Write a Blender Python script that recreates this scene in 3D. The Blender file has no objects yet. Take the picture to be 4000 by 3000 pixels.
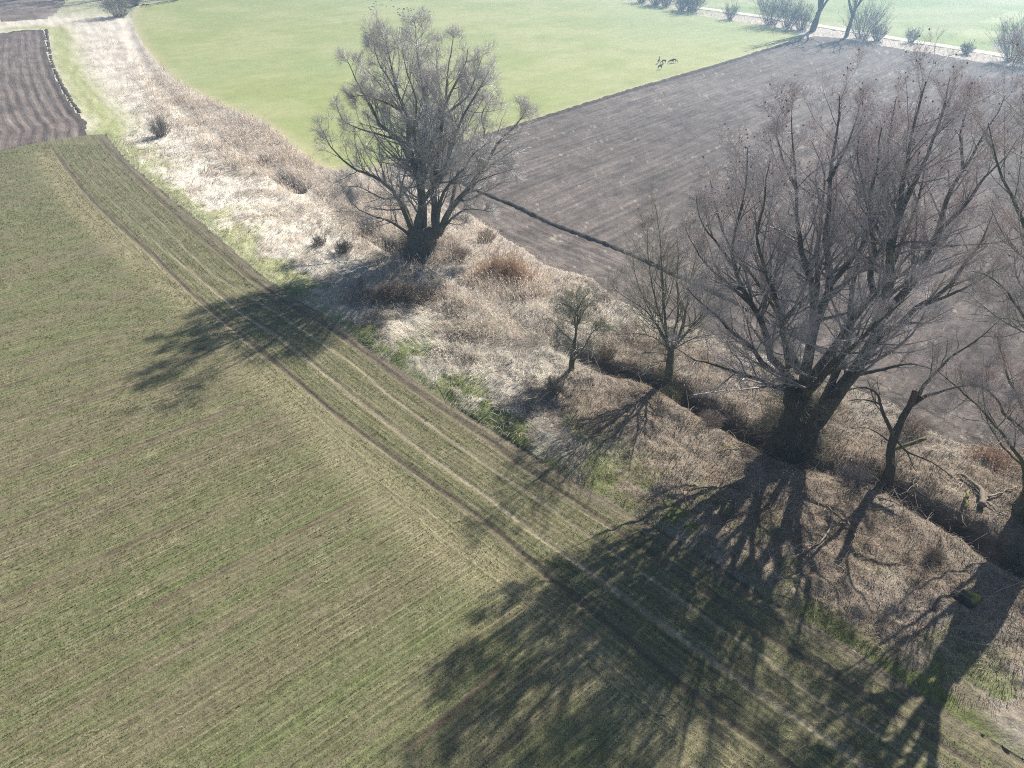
import bpy, math, random
import numpy as np
from mathutils import Vector

# ------------------------------------------------------------------ camera, sky, sun, exposure
scene = bpy.context.scene
COL = scene.collection
CAM_H, PITCH, F_PX = 30.0, math.radians(35.0), 2825.0      # focal length in pixels of the 4000 px wide photo
cam_data = bpy.data.cameras.new("camera")
cam_data.sensor_width = 36.0
cam_data.lens = 36.0 * F_PX / 4000.0
cam_data.clip_start, cam_data.clip_end = 0.5, 12000.0
cam = bpy.data.objects.new("camera", cam_data)
cam.location = (0, 0, CAM_H)
cam.rotation_euler = (math.radians(90) - PITCH, 0, 0)
COL.objects.link(cam)
scene.camera = cam

SUN_AZ, SUN_EL = math.radians(37.5), math.radians(37.5)    # azimuth clockwise from +Y (ahead of the camera)
world = bpy.data.worlds.new("World")
scene.world = world
world.use_nodes = True
wn = world.node_tree
bg = wn.nodes["Background"]
sky = wn.nodes.new("ShaderNodeTexSky")
sky.sky_type = 'NISHITA'
sky.sun_disc = False
sky.sun_elevation, sky.sun_rotation = SUN_EL, SUN_AZ
sky.altitude, sky.air_density, sky.dust_density, sky.ozone_density = 300, 1.0, 1.2, 1.5
wn.links.new(sky.outputs[0], bg.inputs[0])
bg.inputs[1].default_value = 0.06
sun_data = bpy.data.lights.new("sun", 'SUN')
sun_data.energy, sun_data.angle, sun_data.color = 5.0, math.radians(0.5), (1.0, 0.95, 0.87)
sun = bpy.data.objects.new("sun", sun_data)
sdir = Vector((math.sin(SUN_AZ) * math.cos(SUN_EL), math.cos(SUN_AZ) * math.cos(SUN_EL), math.sin(SUN_EL)))
sun.rotation_euler = sdir.to_track_quat('Z', 'Y').to_euler()
sun.location = (60, 80, 60)
COL.objects.link(sun)
scene.view_settings.view_transform = 'Standard'
scene.view_settings.look = 'None'
scene.view_settings.exposure = 1.12
scene.view_settings.gamma = 1.0
scene.cycles.max_bounces = 6
scene.cycles.diffuse_bounces = 3
scene.cycles.transmission_bounces = 3
scene.cycles.volume_bounces = 0
scene.cycles.use_denoising = False
scene.cycles.filter_width = 1.05

# ------------------------------------------------------------------ measuring helpers
CP, SP = math.cos(PITCH), math.sin(PITCH)

def ray(px, py):
    dx, dy = (np.asarray(px, float) - 2000) / F_PX, (1500 - np.asarray(py, float)) / F_PX
    return dx, CP + dy * SP, -SP + dy * CP

def at(px, py, z=0.0):
    """ground point (height z) seen at a pixel of the 4000x3000 photo"""
    x, y, w = ray(px, py)
    t = (z - CAM_H) / w
    return np.array([x * t, y * t, z])

def on_depth(px, py, Y):
    """point seen at a pixel at distance Y ahead of the camera"""
    x, y, w = ray(px, py)
    t = Y / y
    return np.array([x * t, Y, CAM_H + w * t])

def G(pts):
    return np.array([at(a, b)[:2] for a, b in pts])

def D(pts, k=4000 / 2212):                       # points read off the 2212 px wide overview
    return [(a * k, b * k) for a, b in pts]

def Zm(ox, oy, s, pts):                          # points read off an enlargement
    return [(ox + a * s, oy + b * s) for a, b in pts]

def project(P):
    """pixel of the 4000 px photo at which world points appear"""
    x, y, z = P[:, 0], P[:, 1], P[:, 2] - CAM_H
    d = y * CP - z * SP
    u = y * SP + z * CP
    d = np.where(d < 0.5, 0.5, d)
    return 2000 + F_PX * x / d, 1500 - F_PX * u / d

def hash01(ix, iy, seed):
    h = (ix.astype(np.int64) * 374761393 + iy.astype(np.int64) * 668265263 + seed * 974634777) & 0xFFFFFFFF
    h = ((h ^ (h >> 13)) * 1274126177) & 0xFFFFFFFF
    h = h ^ (h >> 16)
    return (h & 0xFFFFFF) / float(0xFFFFFF)

def vnoise(x, y, seed=0):
    ix, iy = np.floor(x), np.floor(y)
    fx, fy = x - ix, y - iy
    fx, fy = fx * fx * (3 - 2 * fx), fy * fy * (3 - 2 * fy)
    a, b = hash01(ix, iy, seed), hash01(ix + 1, iy, seed)
    c, d = hash01(ix, iy + 1, seed), hash01(ix + 1, iy + 1, seed)
    return (a * (1 - fx) + b * fx) * (1 - fy) + (c * (1 - fx) + d * fx) * fy

def fbm(x, y, seed=0, octv=4, gain=0.5):
    s, a, t = 0.0, 1.0, 0.0
    for o in range(octv):
        s = s + a * vnoise(x + o * 17.3, y - o * 9.1, seed + o)
        t += a
        a *= gain
        x, y = x * 2.03, y * 2.03
    return s / t

def near_line(x, y, line):
    """distance to a polyline, signed (left of its direction positive), with the closest point and the run along it"""
    best = np.full(x.shape, 1e18)
    sg = np.zeros(x.shape); cx = np.zeros(x.shape); cy = np.zeros(x.shape); run = np.zeros(x.shape)
    acc = 0.0
    for (ax, ay), (bx, by) in zip(line[:-1], line[1:]):
        vx, vy = bx - ax, by - ay
        L2 = vx * vx + vy * vy
        if L2 < 1e-9:
            continue
        t = np.clip(((x - ax) * vx + (y - ay) * vy) / L2, 0, 1)
        qx, qy = ax + t * vx, ay + t * vy
        d = (x - qx) ** 2 + (y - qy) ** 2
        m = d < best
        best = np.where(m, d, best)
        sg = np.where(m, np.sign(vx * (y - ay) - vy * (x - ax)), sg)
        cx, cy = np.where(m, qx, cx), np.where(m, qy, cy)
        run = np.where(m, acc + t * math.sqrt(L2), run)
        acc += math.sqrt(L2)
    return np.sqrt(best), sg, cx, cy, run

def smooth_line(p, n=6):
    """Catmull-Rom through the points"""
    p = np.asarray(p, float)
    q = np.vstack([2 * p[0] - p[1], p, 2 * p[-1] - p[-2]])
    out = []
    for i in range(1, len(q) - 2):
        for t in np.linspace(0, 1, n, endpoint=False):
            out.append(0.5 * (2 * q[i] + (q[i + 1] - q[i - 1]) * t + (2 * q[i - 1] - 5 * q[i] + 4 * q[i + 1] - q[i + 2]) * t * t
                              + (3 * q[i] - q[i - 1] - 3 * q[i + 1] + q[i + 2]) * t ** 3))
    out.append(p[-1])
    return np.array(out)

def inside(x, y, poly):
    r = np.zeros(x.shape, bool)
    n = len(poly)
    for i in range(n):
        (ax, ay), (bx, by) = poly[i], poly[(i + 1) % n]
        if ay == by:
            continue
        m = ((ay > y) != (by > y)) & (x < (bx - ax) * (y - ay) / (by - ay) + ax)
        r ^= m
    return r

def sstep(a, b, x):
    t = np.clip((x - a) / (b - a), 0, 1)
    return t * t * (3 - 2 * t)

def mixc(a, b, t):
    return np.asarray(a) * (1 - t[:, None]) + np.asarray(b) * t[:, None]

# ------------------------------------------------------------------ mesh and material helpers
def mesh_from(name, V, faces_flat, sizes, col=None, smooth=False, mat=None, row=None):
    me = bpy.data.meshes.new(name)
    V = np.ascontiguousarray(V, np.float32)
    faces_flat = np.ascontiguousarray(faces_flat, np.int32)
    sizes = np.ascontiguousarray(sizes, np.int32)
    me.vertices.add(len(V)); me.vertices.foreach_set("co", V.ravel())
    me.loops.add(len(faces_flat)); me.loops.foreach_set("vertex_index", faces_flat)
    me.polygons.add(len(sizes))
    st = np.zeros(len(sizes), np.int32); st[1:] = np.cumsum(sizes)[:-1]
    me.polygons.foreach_set("loop_start", st)
    me.polygons.foreach_set("loop_total", sizes)
    me.polygons.foreach_set("use_smooth", np.full(len(sizes), smooth, bool))
    if col is not None:
        a = me.color_attributes.new("Col", 'FLOAT_COLOR', 'POINT')
        c = np.ones((len(V), 4), np.float32); c[:, :3] = col
        a.data.foreach_set("color", c.ravel())
    if row is not None:
        a = me.attributes.new("Row", 'FLOAT_VECTOR', 'POINT')
        c = np.zeros((len(V), 3), np.float32); c[:, :2] = row
        a.data.foreach_set("vector", c.ravel())
    me.update(calc_edges=True)
    if mat is not None:
        me.materials.append(mat)
    return me

def link(name, me, parent=None, loc=None):
    o = bpy.data.objects.new(name, me)
    COL.objects.link(o)
    if parent is not None:
        o.parent = parent
    if loc is not None:
        o.location = loc
    return o

def tag(o, label=None, cat=None, group=None, kind=None):
    if label: o['label'] = label
    if cat: o['category'] = cat
    if group: o['group'] = group
    if kind: o['kind'] = kind
    return o

def empty(name, loc, label, cat, group=None):
    o = bpy.data.objects.new(name, None)
    o.empty_display_size = 0.3
    o.location = loc
    COL.objects.link(o)
    return tag(o, label, cat, group)

def make_mat(name, rough=0.9, spec=0.2, trans=0.0, n1=None, n2=None, bump=None, var=0.25, base=None, row=None, wave=None):
    """colour from the mesh's Col attribute (or a base colour), varied by two noises, with noise bump and leaf-like translucency"""
    m = bpy.data.materials.new(name)
    m.use_nodes = True
    nt = m.node_tree
    N, L = nt.nodes, nt.links
    b = N["Principled BSDF"]
    b.inputs["Roughness"].default_value = rough
    b.inputs["Specular IOR Level"].default_value = spec
    tc = N.new("ShaderNodeTexCoord")
    if base is None:
        at_ = N.new("ShaderNodeAttribute"); at_.attribute_name = "Col"
        colour = at_.outputs["Color"]
    else:
        rgb = N.new("ShaderNodeRGB"); rgb.outputs[0].default_value = (*base, 1)
        colour = rgb.outputs[0]
    for k, sc in enumerate(x for x in (n1, n2) if x):
        nz = N.new("ShaderNodeTexNoise"); nz.inputs["Scale"].default_value = sc
        nz.inputs["Detail"].default_value = 4; nz.inputs["Roughness"].default_value = 0.65
        L.new(tc.outputs["Object"], nz.inputs["Vector"])
        mr = N.new("ShaderNodeMapRange")
        mr.inputs["From Min"].default_value, mr.inputs["From Max"].default_value = 0.3, 0.7
        mr.inputs["To Min"].default_value, mr.inputs["To Max"].default_value = 1 - var, 1 + var
        L.new(nz.outputs["Fac"], mr.inputs["Value"])
        mx = N.new("ShaderNodeVectorMath"); mx.operation = 'SCALE'
        L.new(colour, mx.inputs[0]); L.new(mr.outputs[0], mx.inputs["Scale"])
        colour = mx.outputs[0]
    rown = None
    if row:                                          # streaks that run along the drill rows or furrows
        ra, rb_, rv, rbump = row
        ar = N.new("ShaderNodeAttribute"); ar.attribute_name = "Row"
        vm = N.new("ShaderNodeVectorMath"); vm.operation = 'MULTIPLY'; vm.inputs[1].default_value = (ra, rb_, 0)
        L.new(ar.outputs["Vector"], vm.inputs[0])
        rown = N.new("ShaderNodeTexNoise"); rown.inputs["Scale"].default_value = 1.0
        rown.inputs["Detail"].default_value = 3; rown.inputs["Roughness"].default_value = 0.7
        L.new(vm.outputs[0], rown.inputs["Vector"])
        mr = N.new("ShaderNodeMapRange")
        mr.inputs["From Min"].default_value, mr.inputs["From Max"].default_value = 0.3, 0.7
        mr.inputs["To Min"].default_value, mr.inputs["To Max"].default_value = 1 - rv, 1 + rv
        L.new(rown.outputs["Fac"], mr.inputs["Value"])
        if wave:
            sx = N.new("ShaderNodeSeparateXYZ"); L.new(ar.outputs["Vector"], sx.inputs[0])
            m1 = N.new("ShaderNodeMath"); m1.operation = 'MULTIPLY'; m1.inputs[1].default_value = 2 * math.pi / wave[0]
            L.new(sx.outputs[0], m1.inputs[0])
            m2 = N.new("ShaderNodeMath"); m2.operation = 'SINE'; L.new(m1.outputs[0], m2.inputs[0])
            m3 = N.new("ShaderNodeMath"); m3.operation = 'MULTIPLY_ADD'; m3.inputs[1].default_value = wave[1]; m3.inputs[2].default_value = 1.0
            L.new(m2.outputs[0], m3.inputs[0])
            m4 = N.new("ShaderNodeMath"); m4.operation = 'MULTIPLY'
            L.new(m3.outputs[0], m4.inputs[0]); L.new(mr.outputs[0], m4.inputs[1]); mr = m4
        mx = N.new("ShaderNodeVectorMath"); mx.operation = 'SCALE'
        L.new(colour, mx.inputs[0]); L.new(mr.outputs[0], mx.inputs["Scale"])
        colour = mx.outputs[0]
    L.new(colour, b.inputs["Base Color"])
    if bump:
        sc, dist = bump
        nz = N.new("ShaderNodeTexNoise"); nz.inputs["Scale"].default_value = sc
        nz.inputs["Detail"].default_value = 6; nz.inputs["Roughness"].default_value = 0.7
        L.new(tc.outputs["Object"], nz.inputs["Vector"])
        bp = N.new("ShaderNodeBump"); bp.inputs["Strength"].default_value = 1.0
        bp.inputs["Distance"].default_value = dist
        L.new(nz.outputs["Fac"], bp.inputs["Height"]); L.new(bp.outputs[0], b.inputs["Normal"])
        if rown is not None:
            b2_ = N.new("ShaderNodeBump"); b2_.inputs["Strength"].default_value = 1.0; b2_.inputs["Distance"].default_value = rbump
            L.new(rown.outputs["Fac"], b2_.inputs["Height"]); L.new(b2_.outputs[0], bp.inputs["Normal"])
    if trans > 0:
        tr = N.new("ShaderNodeBsdfTranslucent"); L.new(colour, tr.inputs["Color"])
        ms = N.new("ShaderNodeMixShader"); ms.inputs[0].default_value = trans
        L.new(b.outputs[0], ms.inputs[1]); L.new(tr.outputs[0], ms.inputs[2])
        L.new(ms.outputs[0], N["Material Output"].inputs["Surface"])
    return m

M_SOIL = make_mat("ploughed soil", 0.95, 0.15, n1=2.2, n2=14.0, bump=(9.0, 0.14), var=0.25, row=(1 / 0.7, 0.10, 0.34, 0.14), wave=(1.05, 0.07))
M_CROP = make_mat("crop soil and seedlings", 0.95, 0.15, n1=5.0, n2=16.0, bump=(11.0, 0.06), var=0.22, row=(1 / 0.2, 0.35, 0.30, 0.05), wave=(0.36, 0.10))
M_MEADOW = make_mat("meadow grass", 0.9, 0.15, n1=0.35, n2=2.5, bump=(4.0, 0.05), var=0.08, row=(1 / 2.2, 0.03, 0.06, 0.02))
M_VERGE = make_mat("verge turf", 0.95, 0.15, n1=2.6, n2=12.0, bump=(6.0, 0.10), var=0.28)
M_FAR = make_mat("far field", 0.95, 0.1, n1=0.3, n2=2.0, bump=(2.0, 0.05), var=0.06)
M_TRACK = make_mat("gravel track", 0.95, 0.1, n1=0.8, n2=6.0, var=0.08)
M_MUD = make_mat("ditch mud", 0.6, 0.4, n1=2.0, n2=9.0, bump=(6.0, 0.08), var=0.3)
M_GRASS = make_mat("grass blades", 0.75, 0.2, trans=0.45)
M_REED = make_mat("reed stalks", 0.7, 0.25, trans=0.35)
M_BARK = make_mat("bark", 0.85, 0.25, n1=3.0, n2=14.0, bump=(10.0, 0.05), var=0.3)
M_TWIG = make_mat("twigs", 0.5, 0.5)
M_DEAD = make_mat("dead wood", 0.85, 0.2, n1=4.0, n2=20.0, bump=(18.0, 0.02), var=0.25)
M_FUR = make_mat("grey brown fur", 0.9, 0.1, base=(0.075, 0.062, 0.055), n1=6.0, var=0.2)
M_HEAP = make_mat("dug earth", 0.95, 0.1, base=(0.05, 0.042, 0.035), n1=6.0, var=0.3)

# ------------------------------------------------------------------ the plan of the land, measured on the photo
edge_px = D([(228, 289), (262, 333), (310, 378), (360, 420), (410, 460), (470, 510), (560, 588), (640, 645), (720, 692),
             (800, 752), (900, 822), (1000, 887), (1100, 947), (1200, 1012), (1320, 1083), (1500, 1187), (1640, 1280),
             (1760, 1350), (1900, 1440), (2050, 1540), (2212, 1640)])
EDGE = smooth_line(G(edge_px), 3)
_d = EDGE[-1] - EDGE[-4]; _d /= np.linalg.norm(_d)
EDGE = np.vstack([EDGE, EDGE[-1] + _d * 30])
left_b = G([(0, 588), (108, 564), (217, 546), (335, 528), (412, 523)])
_l = left_b[0] - left_b[2]; _l /= np.linalg.norm(_l)
P_CROP = np.vstack([EDGE, [(40, -40), (-300, -40)], [left_b[0] + _l * 220], left_b[:-1]])
lp = G([(335, 528), (338, 474), (298, 443), (253, 376), (213, 298), (186, 217), (172, 118), (108, 116), (0, 130)])
P_LPLOUGH = np.vstack([left_b[:-1][::-1][0:1], lp, [lp[-1] + np.array([-140, 10])], [left_b[0] + _l * 220], left_b[:-1]])
P_LPLOUGH2 = np.vstack([G([(0, 82), (110, 78), (182, 74), (215, 52), (262, 2), (290, -30)]), [(-90, 420)], [(-420, 400)], [(-330, 190)]])
mead_left = G([(552, 14), (524, 50), (520, 90), (538, 136), (570, 190), (615, 244), (660, 289), (714, 335), (814, 384), (881, 420),
               (1000, 461), (1034, 483), (1106, 537), (1161, 588), (1215, 631), (1287, 660), (1400, 672), (1537, 646)])
MLEFT = smooth_line(mead_left, 4)
mp = G([(1537, 646), (2080, 474), (2440, 361), (2800, 257), (3000, 194), (3136, 152)])
MPEDGE = smooth_line(mp, 4)
hedge_m = G([(3136, 150), (3100, 120), (2965, 98), (2892, 85), (2745, 63), (2664, 49), (2554, 28), (2440, 8), (2300, -18)])
P_MEADOW = np.vstack([MLEFT, MPEDGE[1:], hedge_m[1:], [(40, 420)], [(-100, 420)], G([(760, -10), (662, 0), (599, 9)])])
hedge_p = G([(3136, 152), (3190, 140), (3288, 149), (3397, 168), (3451, 179), (3560, 198), (3722, 225), (3858, 247), (4000, 262), (4500, 335)])
strip_r = G([(4700, 2030), (4000, 1775), (3672, 1705), (3446, 1560), (2904, 1353), (2407, 1172), (2316, 1090), (2127, 1030), (2061, 981), (1994, 941),
             (1849, 849), (1700, 760), (1600, 690), (1537, 646)])
SRIGHT = smooth_line(strip_r, 4)
P_PLOUGH = np.vstack([MPEDGE, hedge_p[1:], SRIGHT[:-1]])
TRACK = smooth_line(G([(2500, -18), (2600, 8), (2749, 35), (2800, 42), (3017, 73), (3288, 117), (3456, 146), (3668, 179), (3885, 214), (4000, 234), (4500, 318)]), 4)
P_BEYOND = np.vstack([TRACK, [(420, 150)], [(900, 700)], [(100, 900)]])
P_FAR2 = np.vstack([G([(3690, 170), (3733, 141), (3831, 87), (4000, 27)]), [(300, 420)], [(600, 330)], [(260, 130)], G([(4000, 225), (3885, 205)])])
P_FAR3 = np.vstack([G([(3860, 195), (4000, 95)]), [(330, 300)], [(400, 200)], G([(4300, 270), (4000, 225)])])
DITCH = smooth_line(G([(505, 20), (500, 80), (512, 145), (560, 255), (615, 330), (680, 400), (760, 480), (880, 560), (1013, 633), (1130, 720), (1175, 748),
                       (1330, 840), (1500, 945), (1700, 1050), (1830, 1128), (1953, 1212), (2080, 1290), (2133, 1302), (2278, 1392), (2400, 1440),
                       (2495, 1455), (2640, 1520), (2800, 1620), (3000, 1730), (3200, 1810), (3435, 1862), (3616, 1971), (3797, 2080), (4000, 2215), (4400, 2450)]), 5)
FURROW = smooth_line(G(D([(1000, 395), (1030, 412), (1100, 440), (1200, 487), (1340, 540), (1450, 590), (1560, 640), (1700, 715), (1850, 800)])), 4)
T1 = smooth_line(G(D([(112, 320), (180, 412), (250, 482), (330, 552), (400, 620), (460, 672), (560, 757), (640, 822), (720, 890), (800, 948), (900, 1022),
                      (1000, 1092), (1080, 1152), (1181, 1244), (1281, 1322), (1396, 1420), (1501, 1504), (1596, 1575), (1681, 1639), (1800, 1740)])), 2)
T2 = smooth_line(G(D([(180, 372), (300, 490), (380, 560), (461, 627), (526, 680), (600, 727), (676, 787), (776, 867), (866, 937), (926, 985), (1026, 1055), (1106, 1114),
                      (1181, 1170), (1321, 1270), (1431, 1349), (1536, 1425), (1646, 1504), (1751, 1574), (1856, 1650), (1960, 1725)])), 2)
T3 = smooth_line(G(D([(195, 320), (300, 430), (400, 535), (466, 595), (556, 650), (620, 690), (691, 737), (776, 797), (851, 862), (946, 930), (1066, 1014), (1106, 1040),
                      (1251, 1142), (1396, 1242), (1506, 1322), (1646, 1417), (1751, 1497), (1856, 1562), (2031, 1656), (2120, 1710)])), 2)
T4 = smooth_line(G(D([(215, 302), (330, 420), (470, 545), (600, 645), (680, 690), (756, 740), (851, 812), (940, 875), (1026, 930), (1106, 992), (1206, 1060), (1406, 1197), (1606, 1340), (1856, 1500), (2100, 1650)])), 2)
T0 = smooth_line(G(D([(95, 330), (150, 420), (230, 500), (330, 580), (440, 680), (560, 800), (640, 870), (720, 945), (830, 1060), (940, 1165), (1060, 1250), (1130, 1310),
                      (1230, 1400), (1340, 1500), (1500, 1640), (1600, 1730)])), 2)
STREAKS = [G(D(s)) for s in ([(0, 1025), (90, 988), (175, 952)], [(185, 1005), (370, 935), (540, 868)], [(0, 1145), (320, 1020), (610, 900)], [(575, 975), (665, 935)],
                             [(330, 1310), (560, 1195), (800, 1068)], [(0, 1300), (390, 1128)], [(880, 1620), (1000, 1520), (1080, 1440)], [(0, 795), (160, 740), (230, 725)],
                             [(0, 838), (230, 768), (400, 700)], [(150, 860), (440, 752)], [(40, 905), (300, 830)])]
ROWDIR = np.mean([(s[-1] - s[0]) / np.linalg.norm(s[-1] - s[0]) for s in STREAKS[:6]], axis=0)
ROWDIR /= np.linalg.norm(ROWDIR)
ROWN = np.array([-ROWDIR[1], ROWDIR[0]])
PLDIR = (MPEDGE[-1] - MPEDGE[0]) / np.linalg.norm(MPEDGE[-1] - MPEDGE[0])
PLN = np.array([-PLDIR[1], PLDIR[0]])

TREE1 = at(1645, 968)[:2]; TREE2 = at(3125, 1712)[:2]; TREE3 = at(2615, 1480)[:2]
TREE4 = at(2233, 1450)[:2]; TREE5 = at(3476, 1862)[:2]; TREE6 = at(4075, 2010)[:2]
LITTER_AT = [(TREE2, 9.0), (TREE3, 6.5), (TREE5, 7.5), (TREE6, 8.0), (TREE1, 3.5), (at(2750, 1750)[:2], 8.0), (at(3400, 2150)[:2], 8.5), (at(3950, 2500)[:2], 7.0), (at(2330, 1600)[:2], 4.0), (at(2560, 1900)[:2], 4.5), (at(2900, 2100)[:2], 5.0), (at(3250, 2350)[:2], 5.0), (at(3650, 2600)[:2], 5.0)]

def litter(x, y):
    f = np.zeros(x.shape)
    for c, s in LITTER_AT:
        f = np.maximum(f, np.exp(-((x - c[0]) ** 2 + (y - c[1]) ** 2) / (s * s)))
    return np.clip(f * 1.35, 0, 1)

def ditch_open(x, y):
    """1 where the ditch lies open, small where grass and reeds have closed over it"""
    n = vnoise(x / 5.0, y / 5.0, 25) * sstep(105, 85, y)
    near = sstep(56, 44, y)
    return np.clip(near * (0.55 + 0.5 * n) + (1 - near) * 0.75 * sstep(0.55, 0.8, n), 0.12, 1)

def height(x, y):
    """lie of the land; used by the ground sheets and by everything that stands on them"""
    r = np.hypot(x, y)
    h = 0.10 * (fbm(x / 14, y / 14, 3, 3) - 0.5) * np.clip(60 / (r + 1), 0, 1)
    h[r > 330] = 0
    near = r <= 330
    in_crop, in_pl = inside(x, y, P_CROP) & near, inside(x, y, P_PLOUGH) & near
    in_lp, in_me = inside(x, y, P_LPLOUGH) & near, inside(x, y, P_MEADOW) & near
    verge = near & ~(in_crop | in_pl | in_me | in_lp)
    m = in_crop
    if m.any():
        X, Y, R = x[m], y[m], r[m]
        q = -0.13 * np.exp(-(near_line(X, Y, EDGE)[0] / 0.30) ** 2) * sstep(0.35, 0.8, vnoise(X / 3.0, Y / 3.0, 27))
        for T, dep, w in ((T1, 0.10, 0.22), (T1 + np.array([0.55, 0.1]), 0.05, 0.16), (T2, 0.045, 0.16), (T3, 0.04, 0.14), (T4, 0.07, 0.2)):
            d = near_line(X, Y, T)[0]
            q += -dep * np.exp(-(d / w) ** 2) + 0.4 * dep * np.exp(-((d - 2 * w) / w) ** 2)
        for s in STREAKS:
            q += -0.04 * np.exp(-(near_line(X, Y, s)[0] / 0.14) ** 2)
        q += 0.05 * (fbm(X / 0.35, Y / 0.35, 5, 2) - 0.5)
        q += 0.03 * np.sin((X * ROWN[0] + Y * ROWN[1]) * 2 * np.pi / 0.45) * np.clip(45 / (R + 1), 0, 1)
        h[m] += q
    m = verge
    if m.any():
        X, Y = x[m], y[m]
        de, dd = near_line(X, Y, EDGE)[0], near_line(X, Y, DITCH)[0]
        q = 0.12 * sstep(0, 0.8, de) * np.exp(-de / 6) - 1.25 * np.exp(-(dd / 0.8) ** 2) * ditch_open(X, Y) + 0.12 * np.exp(-((dd - 2.0) / 0.9) ** 2)
        h[m] += q + 0.42 * (fbm(X / 0.75, Y / 0.75, 21, 3) - 0.45) * sstep(0.2, 1.5, de)
    m = in_pl
    if m.any():
        X, Y = x[m], y[m]
        dr = near_line(X, Y, SRIGHT)[0]
        h[m] += 0.16 * (fbm(X / 0.55, Y / 0.55, 9, 3) - 0.5) + 0.03 * np.sin((X * PLN[0] + Y * PLN[1]) * 2 * np.pi / 1.1) - 0.12 * np.exp(-(dr / 0.4) ** 2)
    m = in_lp
    if m.any():
        X, Y = x[m], y[m]
        dl = near_line(X, Y, lp)[0]
        h[m] += 0.14 * (fbm(X / 0.6, Y / 0.6, 11, 3) - 0.5) + 0.10 * np.sin(dl * 2 * np.pi / 1.5) * np.exp(-dl / 22) * sstep(92, 104, Y)
    m = in_me
    if m.any():
        h[m] += 0.05 * (fbm(x[m] / 1.2, y[m] / 1.2, 13, 2) - 0.5)
    return h

def ground_z(x, y):
    return float(height(np.array([x], float), np.array([y], float))[0])

# ------------------------------------------------------------------ ground sheets: one polar sheet cut into its fields
dep = np.radians(np.concatenate([np.arange(80, 66, -0.35), np.arange(66, 5.2, -0.13)]))
rr = CAM_H / np.tan(dep)
rr = np.concatenate([rr, np.geomspace(rr[-1] * 1.04, 5200, 34)])
th = np.radians(np.concatenate([np.arange(-78, -40, 0.16), np.arange(-40, 40, 0.12), np.arange(40, 78.1, 0.16)]))
Rg, Tg = np.meshgrid(rr, th, indexing='ij')
# move the nearest ring onto each field boundary so that edges are lines, not steps
for bl in (EDGE, left_b, lp, MLEFT, MPEDGE, hedge_m, hedge_p, SRIGHT):
    bx, by = bl[:, 0], bl[:, 1]
    for (ax, ay), (cx, cy) in zip(bl[:-1], bl[1:]):
        if ay < 1 or cy < 1:
            continue
        ta, tb = math.atan2(ax, ay), math.atan2(cx, cy)
        if abs(ta - tb) < 1e-6:
            continue
        ids = np.where((th >= min(ta, tb)) & (th < max(ta, tb)))[0]
        if len(ids) == 0:
            continue
        s, c = np.sin(th[ids]), np.cos(th[ids])
        den = s * (cy - ay) - c * (cx - ax)
        R = (ax * (cy - ay) - ay * (cx - ax)) / np.where(abs(den) < 1e-9, 1e-9, den)
        k = np.clip(np.searchsorted(rr, R), 1, len(rr) - 1)
        k = np.where(abs(rr[k] - R) < abs(rr[k - 1] - R), k, k - 1)
        ok = (R > rr[0]) & (R < 400)
        Rg[k[ok], ids[ok]] = R[ok]
GX, GY = (Rg * np.sin(Tg)).ravel(), (Rg * np.cos(Tg)).ravel()
GZ = height(GX, GY)
nr, nth = Rg.shape
ii, jj = np.meshgrid(np.arange(nr - 1), np.arange(nth - 1), indexing='ij')
a = (ii * nth + jj).ravel()
quads = np.stack([a, a + 1, a + nth + 1, a + nth], 1)[:, ::-1]
fx, fy = GX[quads].mean(1), GY[quads].mean(1)
reg = np.full(len(quads), 0, np.int8)            # 0 grass verge
reg[inside(fx, fy, P_BEYOND)] = 6
reg[inside(fx, fy, P_FAR2)] = 7
reg[inside(fx, fy, P_FAR3)] = 9
reg[inside(fx, fy, P_LPLOUGH2)] = 5
reg[inside(fx, fy, P_MEADOW)] = 2
reg[inside(fx, fy, P_PLOUGH)] = 3
reg[inside(fx, fy, P_LPLOUGH)] = 4
reg[inside(fx, fy, P_CROP)] = 1
reg[(reg == 0) & (near_line(fx, fy, DITCH)[0] < 0.7) & (ditch_open(fx, fy) > 0.4)] = 10
reg[(np.hypot(fx, fy) > 420) & (reg == 0)] = 6

C_STRAW, C_STRAW2 = (0.70, 0.64, 0.54), (0.50, 0.43, 0.35)
C_GREEN, C_LITTER, C_SOIL = (0.12, 0.165, 0.04), (0.20, 0.16, 0.12), (0.125, 0.095, 0.075)

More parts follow.
